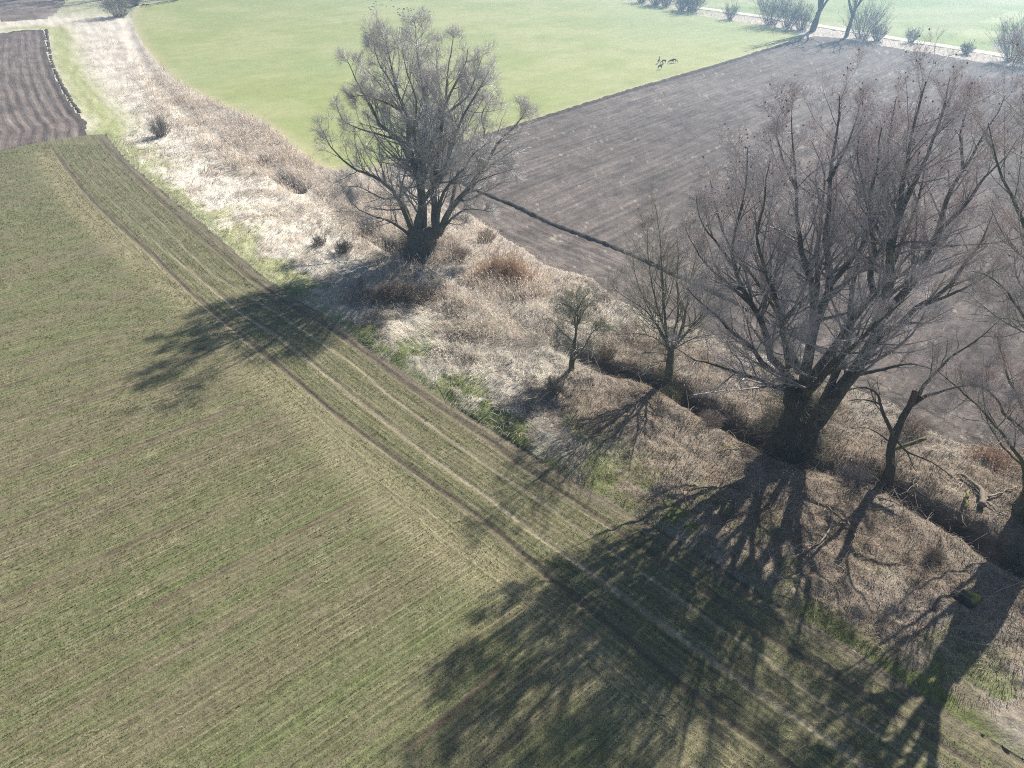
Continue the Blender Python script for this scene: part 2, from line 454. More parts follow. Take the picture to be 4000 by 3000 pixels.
def col_verge(x, y):
    de = near_line(x, y, EDGE)[0]; dd = near_line(x, y, DITCH)[0]
    n1, n2 = fbm(x / 2.2, y / 2.2, 31, 4), fbm(x / 6, y / 6, 37, 3)
    c = mixc(C_STRAW, C_STRAW2, sstep(0.42, 0.68, n1))
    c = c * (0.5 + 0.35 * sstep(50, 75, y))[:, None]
    dd_, sg_ = near_line(x, y, DITCH)[:2]
    rough = sstep(0.0, 1.5, dd_ * sg_) * sstep(50, 62, y) * (0.45 + 0.9 * n1)
    c = mixc(c, (0.33, 0.28, 0.235), np.clip(rough, 0, 0.8))
    li = litter(x, y)
    c = mixc(c, C_LITTER, np.clip(li * 0.95 + (n1 - 0.5) * 0.7 * (li > 0.1), 0, 1))
    g = np.clip(np.exp(-(de / 1.3) ** 2) * (2.2 * n1 - 0.4 + 0.7 * sstep(48, 62, y)) + sstep(0.5, 0.62, fbm(x / 2.4, y / 2.4, 39, 3)) * np.exp(-((de - 1.5) / 3.0) ** 2) * 0.9, 0, 1)
    c = np.where((y > 58)[:, None], mixc(c, (0.30, 0.31, 0.14), g * 0.8), mixc(c, (0.13, 0.15, 0.05), g * 0.85))
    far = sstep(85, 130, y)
    lane = np.exp(-((near_line(x, y, lp)[0] - 3.0) / 3.2) ** 2) * (x < -25)
    c = mixc(c, (0.30, 0.31, 0.14), np.clip(lane * 1.1 * (0.6 + 0.7 * n1), 0, 0.95))
    c = mixc(c, (0.24, 0.27, 0.11), sstep(205, 222, y) * 0.85)
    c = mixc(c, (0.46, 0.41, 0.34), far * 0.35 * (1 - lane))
    c = mixc(c, (0.12, 0.09, 0.065), np.exp(-(dd / 1.2) ** 2) * ditch_open(x, y) * 0.9)
    return c

def col_crop(x, y):
    de = near_line(x, y, EDGE)[0]
    d0, s0 = near_line(x, y, T0)[:2]
    v = x * ROWN[0] + y * ROWN[1]; u = x * ROWDIR[0] + y * ROWDIR[1]
    head = sstep(-0.4, 0.4, s0 * d0)
    cross = np.where(head > 0.5, de * 1.0 + 50, v)
    stripe = 0.5 * vnoise(cross / 0.32, u * 0.03, 41) + 0.5 * vnoise(cross / 1.3, u * 0.015, 43)
    n = fbm(x / 1.1, y / 1.1, 47, 4); n2 = fbm(x / 9, y / 9, 53, 3)
    g = np.clip(0.45 + (stripe - 0.5) * 1.3 + (n - 0.5) * 0.45 + (n2 - 0.5) * 0.25, 0, 1)
    c = mixc((0.160, 0.139, 0.086), (0.130, 0.143, 0.064), g)
    c = mixc(c, (0.30, 0.26, 0.17), np.clip((n - 0.62) * 2.0, 0, 0.35))
    ydry = np.exp(-((d0 - 0.5) / 1.1) ** 2) * (0.4 + 0.8 * n)
    c = mixc(c, (0.27, 0.235, 0.14), np.clip(ydry * 0.7, 0, 1))
    for T, w, cc, f in ((T1, 0.3, (0.10, 0.08, 0.06), 0.8), (T4, 0.28, (0.11, 0.085, 0.065), 0.7), (T2, 0.15, (0.31, 0.26, 0.19), 0.7), (T3, 0.12, (0.28, 0.235, 0.17), 0.75)):
        d = near_line(x, y, T)[0]
        c = mixc(c, cc, np.exp(-(d / w) ** 2) * f * (0.6 + 0.7 * n) * np.where(T is T2 or T is T3, sstep(75, 50, y) * 0.75 + 0.25, 1))
    for off in (0.9, 1.7, 3.0, 4.3, 5.6, 6.4):         # faint drill wheel lines that follow the field edge
        c = mixc(c, (0.10, 0.085, 0.06), np.exp(-((de - off - 0.25 * (fbm(x / 12, y / 12, int(off * 10), 2) - 0.5)) / 0.11) ** 2) * head * 0.55 * (0.4 + n))
    for s in STREAKS:
        d = near_line(x, y, s)[0]
        c = mixc(c, (0.11, 0.072, 0.058), np.exp(-(d / 0.13) ** 2) * (0.35 + 0.9 * n))
    c = mixc(c, (0.13, 0.105, 0.085), np.exp(-(de / 0.9) ** 2) * np.clip(1.6 * n - 0.2, 0, 0.8))
    return c

def col_meadow(x, y):
    n, n2 = fbm(x / 9, y / 9, 61, 5), fbm(x / 40, y / 40, 67, 3)
    dm = np.minimum(near_line(x, y, MLEFT)[0], near_line(x, y, MPEDGE)[0])
    c = mixc((0.235, 0.262, 0.098), (0.29, 0.298, 0.135), sstep(0.3, 0.7, n))
    c = mixc(c, (0.23, 0.27, 0.12), sstep(0.45, 0.7, n2) * 0.6)
    return mixc(c, (0.36, 0.32, 0.19), np.exp(-(dm / 1.6) ** 2) * 0.7)

def col_plough(x, y):
    u = x * PLN[0] + y * PLN[1]; w = x * PLDIR[0] + y * PLDIR[1]
    n, st = fbm(x / 1.5, y / 1.5, 71, 4), 0.6 * vnoise(u / 0.9, w * 0.04, 73) + 0.4 * vnoise(u / 3.3, w * 0.02, 74)
    c = mixc((0.085, 0.070, 0.061), (0.175, 0.145, 0.126), np.clip(0.5 + (n - 0.5) * 1.2 + (st - 0.5) * 0.8, 0, 1))
    sp = hash01(np.floor(x / 0.3), np.floor(y / 0.3), 77)
    c = mixc(c, (0.34, 0.30, 0.24), ((sp > 0.98) & (st > 0.45)) * 0.6)
    dk = np.exp(-(near_line(x, y, FURROW)[0] / 0.35) ** 2) + np.exp(-(near_line(x, y, MPEDGE)[0] / 0.6) ** 2)
    c = c * (0.82 + 0.36 * fbm(x / 22, y / 22, 75, 3))[:, None]
    return mixc(c, (0.05, 0.042, 0.036), np.clip(dk, 0, 1) * 0.85)

def col_lplough(x, y):
    dl = near_line(x, y, lp)[0]
    n = fbm(x / 1.6, y / 1.6, 79, 4)
    c = mixc((0.10, 0.078, 0.066), (0.22, 0.18, 0.155), np.clip(0.5 + (n - 0.5) * 1.2 + 0.2 * np.sin(dl * 2 * np.pi / 1.5 + 0.8) * vnoise(x / 7, y / 7, 18) * np.exp(-dl / 22) * sstep(92, 104, y), 0, 1))
    return mixc(c, (0.06, 0.048, 0.04), np.exp(-(dl / 0.6) ** 2) * 0.8)

def col_lplough2(x, y):
    n = fbm(x / 8, y / 3, 83, 4)
    return mixc((0.15, 0.12, 0.10), (0.26, 0.21, 0.18), sstep(0.3, 0.7, n))

def col_far(x, y):
    n = fbm(x / 30, y / 9, 89, 4)
    return mixc((0.20, 0.245, 0.095), (0.29, 0.30, 0.16), sstep(0.3, 0.7, n))

def col_far2(x, y):
    n = fbm(x / 12, y / 6, 91, 4)
    b = G([(3733, 141), (4000, 27)])
    d = near_line(x, y, b)[0]
    c = mixc((0.22, 0.265, 0.10), (0.32, 0.33, 0.17), sstep(0.3, 0.7, n))
    for k in (9, 11, 17, 19):
        c = mixc(c, (0.10, 0.10, 0.06), np.exp(-((d - k) / 0.5) ** 2) * (vnoise(x / 9, y / 9, 95) > 0.4) * 0.7)
    return c

def col_far3(x, y):
    return mixc((0.30, 0.27, 0.19), (0.20, 0.19, 0.12), fbm(x / 8, y / 4, 97, 3))

def col_track(x, y):
    d = near_line(x, y, TRACK)[0]
    n = fbm(x / 2, y / 2, 99, 3)
    c = mixc((0.50, 0.45, 0.38), (0.62, 0.57, 0.49), n)
    c = mixc(c, (0.34, 0.32, 0.20), np.exp(-(d / 0.35) ** 2) * 0.8)
    return mixc(c, (0.36, 0.33, 0.22), sstep(1.3, 1.8, d) * 0.8)

def col_ditch(x, y):
    return mixc((0.045, 0.035, 0.028), (0.14, 0.105, 0.075), sstep(0.35, 0.75, fbm(x / 1.1, y / 1.1, 101, 4)))

def rows_of(name, rid, x, y):
    if rid == 1:
        de, _, _, _, run = near_line(x, y, EDGE)
        d0, s0 = near_line(x, y, T0)[:2]
        hd = s0 * d0 > 0
        return np.stack([np.where(hd, de + 400, x * ROWN[0] + y * ROWN[1]), np.where(hd, run, x * ROWDIR[0] + y * ROWDIR[1])], 1)
    if rid == 3:
        df, sf, _, _, run = near_line(x, y, FURROW)
        return np.stack([np.where(sf * df < 0, df + 300, x * PLN[0] + y * PLN[1]), np.where(sf * df < 0, run, x * PLDIR[0] + y * PLDIR[1])], 1)
    if rid == 4:
        dl, _, _, _, run = near_line(x, y, lp)
        return np.stack([dl, run], 1)
    if rid == 2:
        return np.stack([x * PLN[0] + y * PLN[1], x * PLDIR[0] + y * PLDIR[1]], 1)
    if rid == 5:
        return np.stack([y, x], 1)
    return None

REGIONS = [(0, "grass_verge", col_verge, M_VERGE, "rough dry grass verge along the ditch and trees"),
           (1, "crop_field", col_crop, M_CROP, "sprouting green crop field with tramlines in the foreground"),
           (2, "meadow", col_meadow, M_MEADOW, "bright green meadow behind the ditch"),
           (3, "ploughed_field", col_plough, M_SOIL, "large grey brown ploughed field behind the big willows"),
           (4, "ploughed_field", col_lplough, M_SOIL, "small ploughed field with curved furrows at the left edge"),
           (5, "ploughed_field", col_lplough2, M_SOIL, "far ploughed ground in the top left corner"),
           (6, "far_field", col_far, M_FAR, "pale hazy green field beyond the gravel track"),
           (7, "far_field", col_far2, M_FAR, "pale green field with dark wheel marks in the top right corner"),
           (9, "far_field", col_far3, M_FAR, "dull fallow strip at the far right edge"),
           (10, "ditch", col_ditch, M_MUD, "dark muddy ditch winding through the verge")]
for rid, name, cf, mat, label in REGIONS:
    q = quads[reg == rid]
    if not len(q):
        continue
    vid, inv = np.unique(q, return_inverse=True)
    V = np.stack([GX[vid], GY[vid], GZ[vid]], 1)
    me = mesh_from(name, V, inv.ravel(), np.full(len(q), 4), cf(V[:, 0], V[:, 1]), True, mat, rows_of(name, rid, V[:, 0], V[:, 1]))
    tag(link(name, me), label, kind='structure')
def ridge(label, line, h, w, seed, col=(0.085, 0.07, 0.06), off=0.0):
    """a turned up ridge of earth along a field edge"""
    L = np.concatenate([[0], np.cumsum(np.linalg.norm(np.diff(line, axis=0), axis=1))])
    m = max(int(L[-1] / 0.35), 8)
    t = np.linspace(0, L[-1], m)
    p = np.stack([np.interp(t, L, line[:, k]) for k in (0, 1)], 1)
    d = np.gradient(p, axis=0); d /= np.linalg.norm(d, axis=1, keepdims=True)
    nn = np.stack([-d[:, 1], d[:, 0]], 1)
    prof = [(-1.0, -0.12), (-0.55, 0.45), (-0.1, 1.0), (0.3, 0.8), (0.7, 0.3), (1.0, -0.12)]
    g = np.random.default_rng(seed)
    V = []
    for a_, b_ in prof:
        q = p + nn * (off + a_ * w * (0.8 + 0.4 * vnoise(t / 1.3, t * 0 + a_, seed)))[:, None]
        zz = height(q[:, 0], q[:, 1]) + b_ * h * (0.55 + 0.9 * vnoise(t / 0.8, t * 0 + a_ * 3, seed + 1))
        V.append(np.stack([q[:, 0], q[:, 1], zz], 1))
    V = np.stack(V, 1).reshape(-1, 3)
    k = len(prof)
    F = np.array([(i * k + j, i * k + j + 1, (i + 1) * k + j + 1, (i + 1) * k + j) for i in range(m - 1) for j in range(k - 1)])
    C = np.array(col) * (0.7 + 0.6 * vnoise(V[:, :1] / 0.7, V[:, 1:2] / 0.7, seed + 2))
    tag(link("furrow_ridge", mesh_from("furrow_ridge", V, F.ravel(), np.full(len(F), 4), C, True, M_SOIL)), label, kind='structure')

ridge("dark turned ridge between meadow and ploughed field", MPEDGE, 0.30, 0.55, 301)
ridge("dark deep furrow ridge across the big ploughed field", FURROW, 0.24, 0.38, 302)
ridge("dark furrow ridge along the curved left ploughed field", smooth_line(lp[2:7], 4), 0.12, 0.35, 303, off=-0.5)
tl = np.concatenate([[0], np.cumsum(np.linalg.norm(np.diff(TRACK, axis=0), axis=1))])
tt_ = np.linspace(0, tl[-1], 260)
tp_ = np.stack([np.interp(tt_, tl, TRACK[:, k]) for k in (0, 1)], 1)
td_ = np.gradient(tp_, axis=0); td_ /= np.linalg.norm(td_, axis=1, keepdims=True)
tn_ = np.stack([-td_[:, 1], td_[:, 0]], 1)
offs = np.linspace(-1.9, 1.9, 15)
V = []
for o_ in offs:
    q = tp_ + tn_ * (o_ + (0.35 * (vnoise(tt_ / 2.2, tt_ * 0, 181) - 0.5) if abs(o_) > 1.6 else 0))[:, None] if abs(o_) > 1.6 else tp_ + tn_ * o_
    V.append(np.stack([q[:, 0], q[:, 1], np.full(len(q), 0.16 - 0.05 * math.exp(-((abs(o_) - 0.9) / 0.3) ** 2) - (0.25 if abs(o_) > 1.8 else 0))], 1))
V = np.stack(V, 1).reshape(-1, 3)
F = np.array([(i * 15 + j, (i + 1) * 15 + j, (i + 1) * 15 + j + 1, i * 15 + j + 1) for i in range(259) for j in range(14)])
tag(link("track", mesh_from("track", V, F.ravel(), np.full(len(F), 4), col_track(V[:, 0], V[:, 1]), True, M_TRACK)), "pale gravel farm track behind the hedge", kind='structure')
# land behind and beside the camera, just under the sheets above
n = 96
aa = np.linspace(0, 2 * np.pi, n, endpoint=False)
V = np.vstack([[(0, 0, -2.2)], np.stack([5400 * np.cos(aa), 5400 * np.sin(aa), np.full(n, -2.2)], 1)])
F = np.array([(0, 1 + i, 1 + (i + 1) % n) for i in range(n)])
tag(link("ground", mesh_from("ground", V, F.ravel(), np.full(n, 3), np.tile((0.18, 0.2, 0.09), (n + 1, 1)), False, M_FAR)),
    "open farmland stretching to the horizon", kind='structure')

# ------------------------------------------------------------------ blades: grass, seedlings, straw, reeds, leaves
def blades(P, H, W, lean, az, col, seg=2, curve=0.6, tipcol=None):
    """flat tapering blades; lean (0 upright .. 1 flat), az direction of lean"""
    B = len(P)
    dx, dy = np.cos(az), np.sin(az)
    sx, sy = -dy, dx
    rows, cols = [], []
    tc = col if tipcol is None else tipcol
    if seg == 1:
        a1 = lean * 1.45
        tip = P + np.stack([dx * np.sin(a1) * H, dy * np.sin(a1) * H, np.cos(a1) * H], 1)
        w = np.stack([sx * W / 2, sy * W / 2, np.zeros(B)], 1)
        V = np.stack([P - w, P + w, tip], 1).reshape(-1, 3)
        C = np.stack([col, col, tc], 1).reshape(-1, 3)
        f = np.arange(B * 3)
        return V, f, np.full(B, 3), C
    a1 = np.clip(lean - curve * 0.35, 0, 1) * 1.45
    a2 = np.clip(lean + curve * 0.35, 0, 1.08) * 1.45
    mid = P + np.stack([dx * np.sin(a1), dy * np.sin(a1), np.cos(a1)], 1) * (H * 0.55)[:, None]
    tip = mid + np.stack([dx * np.sin(a2), dy * np.sin(a2), np.cos(a2)], 1) * (H * 0.45)[:, None]
    w = np.stack([sx * W / 2, sy * W / 2, np.zeros(B)], 1)
    V = np.stack([P - w, P + w, mid + w * 0.8, mid - w * 0.8, tip], 1).reshape(-1, 3)
    C = np.stack([col, col, (col + tc) / 2, (col + tc) / 2, tc], 1).reshape(-1, 3)
    b = (np.arange(B) * 5)[:, None]
    f = np.concatenate([b + np.array([0, 1, 2, 3]), b + np.array([3, 2, 4])], 1).ravel()
    return V, f, np.tile([4, 3], B), C

def join(parts):
    Vs, Fs, Ss, Cs, off = [], [], [], [], 0
    for V, f, s, C in parts:
        Vs.append(V); Fs.append(f + off); Ss.append(s); Cs.append(C); off += len(V)
    return np.vstack(Vs), np.concatenate(Fs), np.concatenate(Ss), np.vstack(Cs)

rng = np.random.default_rng(11)

def in_view(x, y, margin=260):
    px, py = project(np.stack([x, y, np.zeros_like(x)], 1))
    return (px > -margin) & (px < 4000 + margin) & (py < 3000 + margin) & (py > -200)

def scatter(n, x0, x1, y0, y1, keep):
    x, y = rng.uniform(x0, x1, n), rng.uniform(y0, y1, n)
    m = in_view(x, y)
    x, y = x[m], y[m]
    m = keep(x, y)
    return x[m], y[m]

def vary(c, n, amt=0.25, sat=0.06):
    c = np.broadcast_to(np.asarray(c, float), (n, 3)) * rng.uniform(1 - amt, 1 + amt, (n, 1))
    return np.clip(c * rng.uniform(1 - sat, 1 + sat, (n, 3)), 0.005, 0.9)

# crop seedlings, standing in their drilled rows
def crop_keep(x, y):
    r = np.hypot(np.hypot(x, y), CAM_H)
    p = np.clip((42 / r) ** 2.0, 0, 1)
    out = np.zeros(x.shape, bool)
    m = (rng.random(x.shape) < p) & inside(x, y, P_CROP)
    out[m] = crop_keep2(x[m], y[m])
    return out

def crop_keep2(x, y):
    p = np.ones(x.shape)
    de = near_line(x, y, EDGE)[0]
    g = 0.12 + 0.75 * fbm(x / 1.1, y / 1.1, 47, 3) + 0.2 * (fbm(x / 9, y / 9, 53, 2) - 0.5)
    p = p * np.clip(0.25 + 2.2 * (g - 0.3), 0.15, 1)
    p = np.where(de < 0.7, p * 0.15, p)
    for T, w in ((T1, 0.3), (T2, 0.22), (T3, 0.18), (T4, 0.25)):
        p = np.where(near_line(x, y, T)[0] < w, p * 0.08, p)
    for s in STREAKS:
        p = np.where(near_line(x, y, s)[0] < 0.16, p * 0.05, p)
    return rng.random(x.shape) < p

x, y = scatter(1500000, -75, 35, 12, 100, crop_keep)
de, sg, cx, cy, _ = near_line(x, y, EDGE)
d0, s0 = near_line(x, y, T0)[:2]
head = (s0 * d0) > 0
dn = (np.round(de / 0.18) * 0.18 + rng.normal(0, 0.018, len(x))) / np.maximum(de, 1e-3)
v = x * ROWN[0] + y * ROWN[1]
dv = np.round(v / 0.18) * 0.18 + rng.normal(0, 0.018, len(x)) - v
x = np.where(head, cx + (x - cx) * dn, x + ROWN[0] * dv)
y = np.where(head, cy + (y - cy) * dn, y + ROWN[1] * dv)
z = height(x, y)
n = len(x)
r = np.hypot(np.hypot(x, y), CAM_H)
k = np.clip(r / 42, 0.9, 2.6)
t = rng.random(n)
col = vary((0.140, 0.165, 0.062), n, 0.38, 0.08)
yel = rng.random(n) < 0.28
col[yel] = vary((0.25, 0.22, 0.09), int(yel.sum()), 0.3)
P = np.stack([x, y, z - 0.01], 1)
sd = [blades(P + rng.normal(0, 0.012, (n, 3)) * [1, 1, 0], rng.uniform(0.06, 0.13, n) * k ** 0.6, 0.022 * k, rng.uniform(0.1, 0.8, n),
             rng.uniform(0, 6.28, n), col * rng.uniform(0.8, 1.2, (n, 1)), seg=1) for _ in range(2)]
V, f, s, C = join(sd)
tag(link("crop_seedlings", mesh_from("crop_seedlings", V, f, s, C, False, M_GRASS)), "rows of short green crop seedlings on brown soil", kind='stuff')

# straw lying on the crop field
def straw_keep(x, y):
    d0 = near_line(x, y, T0)[0]
    p = 0.10 + 0.75 * np.exp(-(d0 / 2.2) ** 2) + 0.5 * np.clip(fbm(x / 2.5, y / 2.5, 111, 3) - 0.55, 0, 1) * 3
    return (rng.random(x.shape) < p) & inside(x, y, P_CROP)
x, y = scatter(26000, -60, 35, 12, 75, straw_keep)
n = len(x)
P = np.stack([x, y, height(x, y) + 0.03], 1)
V, f, s, C = blades(P, rng.gamma(2.0, 0.075, n) + 0.04, rng.uniform(0.012, 0.03, n), rng.uniform(0.9, 1.0, n), rng.uniform(0, 6.28, n), vary((0.55, 0.49, 0.37), n, 0.25), 1)
tag(link("straw", mesh_from("straw", V, f, s, C, False, M_GRASS)), "pale bits of straw scattered over the crop field", kind='stuff')

# grass of the verge
def verge_mask(x, y):
    return ~(inside(x, y, P_CROP) | inside(x, y, P_PLOUGH) | inside(x, y, P_MEADOW) | inside(x, y, P_LPLOUGH) | inside(x, y, P_BEYOND))

def grass_keep(x, y):
    r = np.hypot(np.hypot(x, y), CAM_H)
    p = np.clip((44 / r) ** 1.7, 0, 1)
    dd = near_line(x, y, DITCH)[0]
    li = litter(x, y)
    p = p * (1 - 0.55 * li) * np.where(dd < 0.6, 0.15, 1)
    tu = fbm(x / 0.8, y / 0.8, 21, 3)
    return (rng.random(x.shape) < p * np.clip(0.25 + 2.5 * (tu - 0.3), 0.2, 1)) & verge_mask(x, y)

parts = []
for (n0, x0, x1, y0, y1) in ((480000, -14, 48, 18, 60), (520000, -60, 30, 55, 125), (260000, -95, -15, 115, 250)):
    x, y = scatter(n0, x0, x1, y0, y1, grass_keep)
    n = len(x)
    z = height(x, y)
    r = np.hypot(np.hypot(x, y), CAM_H)
    k = np.clip(r / 44, 0.9, 3.2)
    de = near_line(x, y, EDGE)[0]; dd = near_line(x, y, DITCH)[0]
    li = litter(x, y)
    n1, n2 = fbm(x / 2.2, y / 2.2, 31, 4), fbm(x / 6, y / 6, 37, 3)
    g = np.clip(np.exp(-(de / 1.3) ** 2) * (2.2 * n1 - 0.4 + 0.7 * sstep(48, 62, y)) + sstep(0.5, 0.62, fbm(x / 2.4, y / 2.4, 39, 3)) * np.exp(-((de - 1.5) / 3.0) ** 2) * 0.9, 0, 0.9)
    # every blade belongs to a tussock with its own tint, height and spread
    ts = 0.8 * np.clip(k, 1, 2)
    ix, iy = np.floor(x / ts), np.floor(y / ts)
    tx, ty = (ix + hash01(ix, iy, 61)) * ts, (iy + hash01(ix, iy, 62)) * ts
    tint, thh = (0.42 + 0.95 * hash01(ix, iy, 63)) * (0.72 + 0.56 * vnoise(x / 1.9, y / 1.9, 66)), 0.6 + 0.9 * hash01(ix, iy, 64)
    tb = hash01(ix, iy, 65)
    lane = np.exp(-((near_line(x, y, lp)[0] - 3.0) / 3.2) ** 2) * (x < -25)
    green = rng.random(n) < np.maximum(np.maximum(g, lane * 0.85), sstep(205, 222, y) * 0.8)
    tall = sstep(0.45, 0.65, n1) * (1 - li * 0.6)
    H = np.where(green, rng.uniform(0.12, 0.30, n), rng.uniform(0.22, 0.55, n) * (0.7 + 0.9 * tall))
    H *= thh
    H *= np.where(y > 105, 0.65, 1.0) * np.where(lane > 0.3, 0.45, 1)
    col = vary(C_STRAW, n, 0.3)
    br = (0.5 * rng.random(n) + 0.5 * tb) < np.clip(0.12 + 0.6 * li + 0.9 * (fbm(x / 3.1, y / 3.1, 131, 3) - 0.5), 0.03, 0.9)
    col[(li > 0.35) & ~br] *= 0.72
    col[br] = vary((0.235, 0.185, 0.135), int(br.sum()), 0.35)
    rough = (dd * near_line(x, y, DITCH)[1] > 0.8) & (y > 55)
    col[rough] *= np.array([0.84, 0.79, 0.75])
    col *= tint[:, None]
    col[green] = vary((0.15, 0.20, 0.045), int(green.sum()), 0.35, 0.12)
    yg = green & (y > 58)
    col[yg] = vary((0.31, 0.33, 0.13), int(yg.sum()), 0.3, 0.1)
    # lodged grass lies in swirling drifts
    dr_ = 2 * np.pi * 1.6 * fbm(x / 7, y / 7, 141, 3)
    az = np.arctan2((y - ty) / ts + 0.8 * np.sin(dr_), (x - tx) / ts + 0.8 * np.cos(dr_)) + rng.normal(0, 0.45, n)
    long_ = ~green & (rng.random(n) < 0.22 * (1 - 0.5 * li)) & (lane < 0.3)
    H = np.where(long_, rng.uniform(0.6, 1.15, n), H)
    az = np.where(long_, dr_ + rng.normal(0, 0.35, n), az)
    lean = np.where(green, rng.uniform(0.15, 0.7, n), np.clip(rng.normal(0.68, 0.2, n), 0.1, 1))
    parts.append(blades(np.stack([x, y, z - 0.02], 1), H * k ** 0.35, rng.uniform(0.013, 0.026, n) * k, np.where(long_, np.clip(lean + 0.15, 0.5, 0.98), lean), az, col * 0.85, 2, 0.7, col))
V, f, s, C = join(parts)
tag(link("grass", mesh_from("grass", V, f, s, C, False, M_GRASS)), "matted dry straw coloured and green grass covering the verge", kind='stuff')

# fallen leaves and litter under the willows
def leaf_keep(x, y):
    return (rng.random(x.shape) < litter(x, y) * 0.9) & verge_mask(x, y)
x, y = scatter(160000, -10, 46, 20, 62, leaf_keep)
n = len(x)
P = np.stack([x, y, height(x, y) + rng.uniform(0.0, 0.05, n)], 1)
V, f, s, C = blades(P, rng.uniform(0.05, 0.11, n), rng.uniform(0.03, 0.06, n), rng.uniform(0.55, 1.0, n), rng.uniform(0, 6.28, n), vary((0.24, 0.165, 0.125), n, 0.5, 0.1), 1)
tag(link("fallen_leaves", mesh_from("fallen_leaves", V, f, s, C, False, M_GRASS)), "brown fallen leaves under the willows", kind='stuff')

# ------------------------------------------------------------------ tubes for wood
def tubes(P, R, sides, col0, col1=None):
    """P [B,n,3], R [B,n] -> closed-looking tapered tubes; colour fades from col0 to col1 along each"""
    B, n, _ = P.shape
    T = np.empty_like(P)
    T[:, 1:-1] = P[:, 2:] - P[:, :-2]; T[:, 0] = P[:, 1] - P[:, 0]; T[:, -1] = P[:, -1] - P[:, -2]
    T /= np.maximum(np.linalg.norm(T, axis=2, keepdims=True), 1e-9)
    m = np.abs(T[:, :1, 2:3]).mean(axis=1, keepdims=True) > 0.9
    up = np.where(m, np.array([1.0, 0, 0]), np.array([0, 0, 1.0]))
    U = np.cross(T, np.broadcast_to(up, T.shape)); U /= np.maximum(np.linalg.norm(U, axis=2, keepdims=True), 1e-9)
    W = np.cross(T, U)
    an = np.arange(sides) * 2 * np.pi / sides
    ring = P[:, :, None, :] + R[:, :, None, None] * (U[:, :, None, :] * np.cos(an)[None, None, :, None] + W[:, :, None, :] * np.sin(an)[None, None, :, None])
    V = ring.reshape(-1, 3)
    b = (np.arange(B) * n * sides)[:, None, None]
    i = (np.arange(n - 1) * sides)[None, :, None]
    j = np.arange(sides)[None, None, :]; j2 = (j + 1) % sides
    F = np.stack([b + i + j, b + i + j2, b + i + sides + j2, b + i + sides + j], 3).reshape(-1, 4)
    caps = (np.arange(B) * n * sides + (n - 1) * sides)[:, None] + np.arange(sides)[None, :]
    f = np.concatenate([F.ravel(), caps.ravel()])
    s = np.concatenate([np.full(len(F), 4), np.full(B, sides)])
    c1 = col0 if col1 is None else col1
    col0, c1 = np.broadcast_to(np.asarray(col0, float), (B, 3)), np.broadcast_to(np.asarray(c1, float), (B, 3))
    t = np.linspace(0, 1, n)[None, :, None, None]
    C = (col0[:, None, None, :] * (1 - t) + c1[:, None, None, :] * t) * np.ones((1, 1, sides, 1))
    return V, f, s, C.reshape(-1, 3)

def resample(p, n):
    p = smooth_line(p, 5)
    d = np.concatenate([[0], np.cumsum(np.linalg.norm(np.diff(p, axis=0), axis=1))])
    t = np.linspace(0, d[-1], n)
    return np.stack([np.interp(t, d, p[:, k]) for k in range(p.shape[1])], 1)

def spawn(P, R, rate, tmin, tmax, lfac, ang, up, n_out, rfac, rmin, rg, wob=0.12, lmin=0.25, side_flat=0.0, cap=99.0):
    """side shoots: rate per parent (array or number); returns their polylines and radii"""
    B, n, _ = P.shape
    L = np.linalg.norm(np.diff(P, axis=1), axis=2).sum(1)
    cnt = np.floor(np.broadcast_to(rate, (B,)) + rg.random(B)).astype(int)
    pi = np.repeat(np.arange(B), cnt)
    m = len(pi)
    t = tmin + (tmax - tmin) * rg.random(m) ** 0.85
    q = t * (n - 1); i = np.minimum(q.astype(int), n - 2); fr = (q - i)[:, None]
    base = P[pi, i] * (1 - fr) + P[pi, i + 1] * fr
    tan = P[pi, i + 1] - P[pi, i]; tan /= np.maximum(np.linalg.norm(tan, axis=1, keepdims=True), 1e-9)
    rad = R[pi, i] * (1 - fr[:, 0]) + R[pi, i + 1] * fr[:, 0]
    rv = rg.normal(size=(m, 3)); rv[:, 2] *= (1 - side_flat)
    perp = rv - tan * (rv * tan).sum(1, keepdims=True)
    perp /= np.maximum(np.linalg.norm(perp, axis=1, keepdims=True), 1e-9)
    a = np.radians(ang * rg.uniform(0.65, 1.35, m))[:, None]
    d = tan * np.cos(a) + perp * np.sin(a)
    ln = np.maximum(L[pi] * lfac * (1.08 - 0.88 * t) * rg.uniform(0.6, 1.35, m), lmin)
    ln = np.minimum(ln, cap * rg.uniform(0.75, 1.25, m))
    out = np.empty((m, n_out, 3)); out[:, 0] = base
    st = (ln / (n_out - 1))[:, None]
    for k in range(1, n_out):
        d = d + np.array([0, 0, up]) / (n_out - 1) + rg.normal(0, wob, (m, 3))
        d /= np.linalg.norm(d, axis=1, keepdims=True)
        out[:, k] = out[:, k - 1] + d * st
    r0 = np.maximum(np.minimum(rad * rfac, ln * 0.022), rmin)
    tp = np.linspace(1, 0.35, n_out)[None, :]
    return out, np.maximum(r0[:, None] * tp, rmin * 0.6)

BARK_GREY, BARK_DARK, BARK_MOSS = (0.13, 0.115, 0.095), (0.085, 0.07, 0.058), (0.16, 0.16, 0.06)

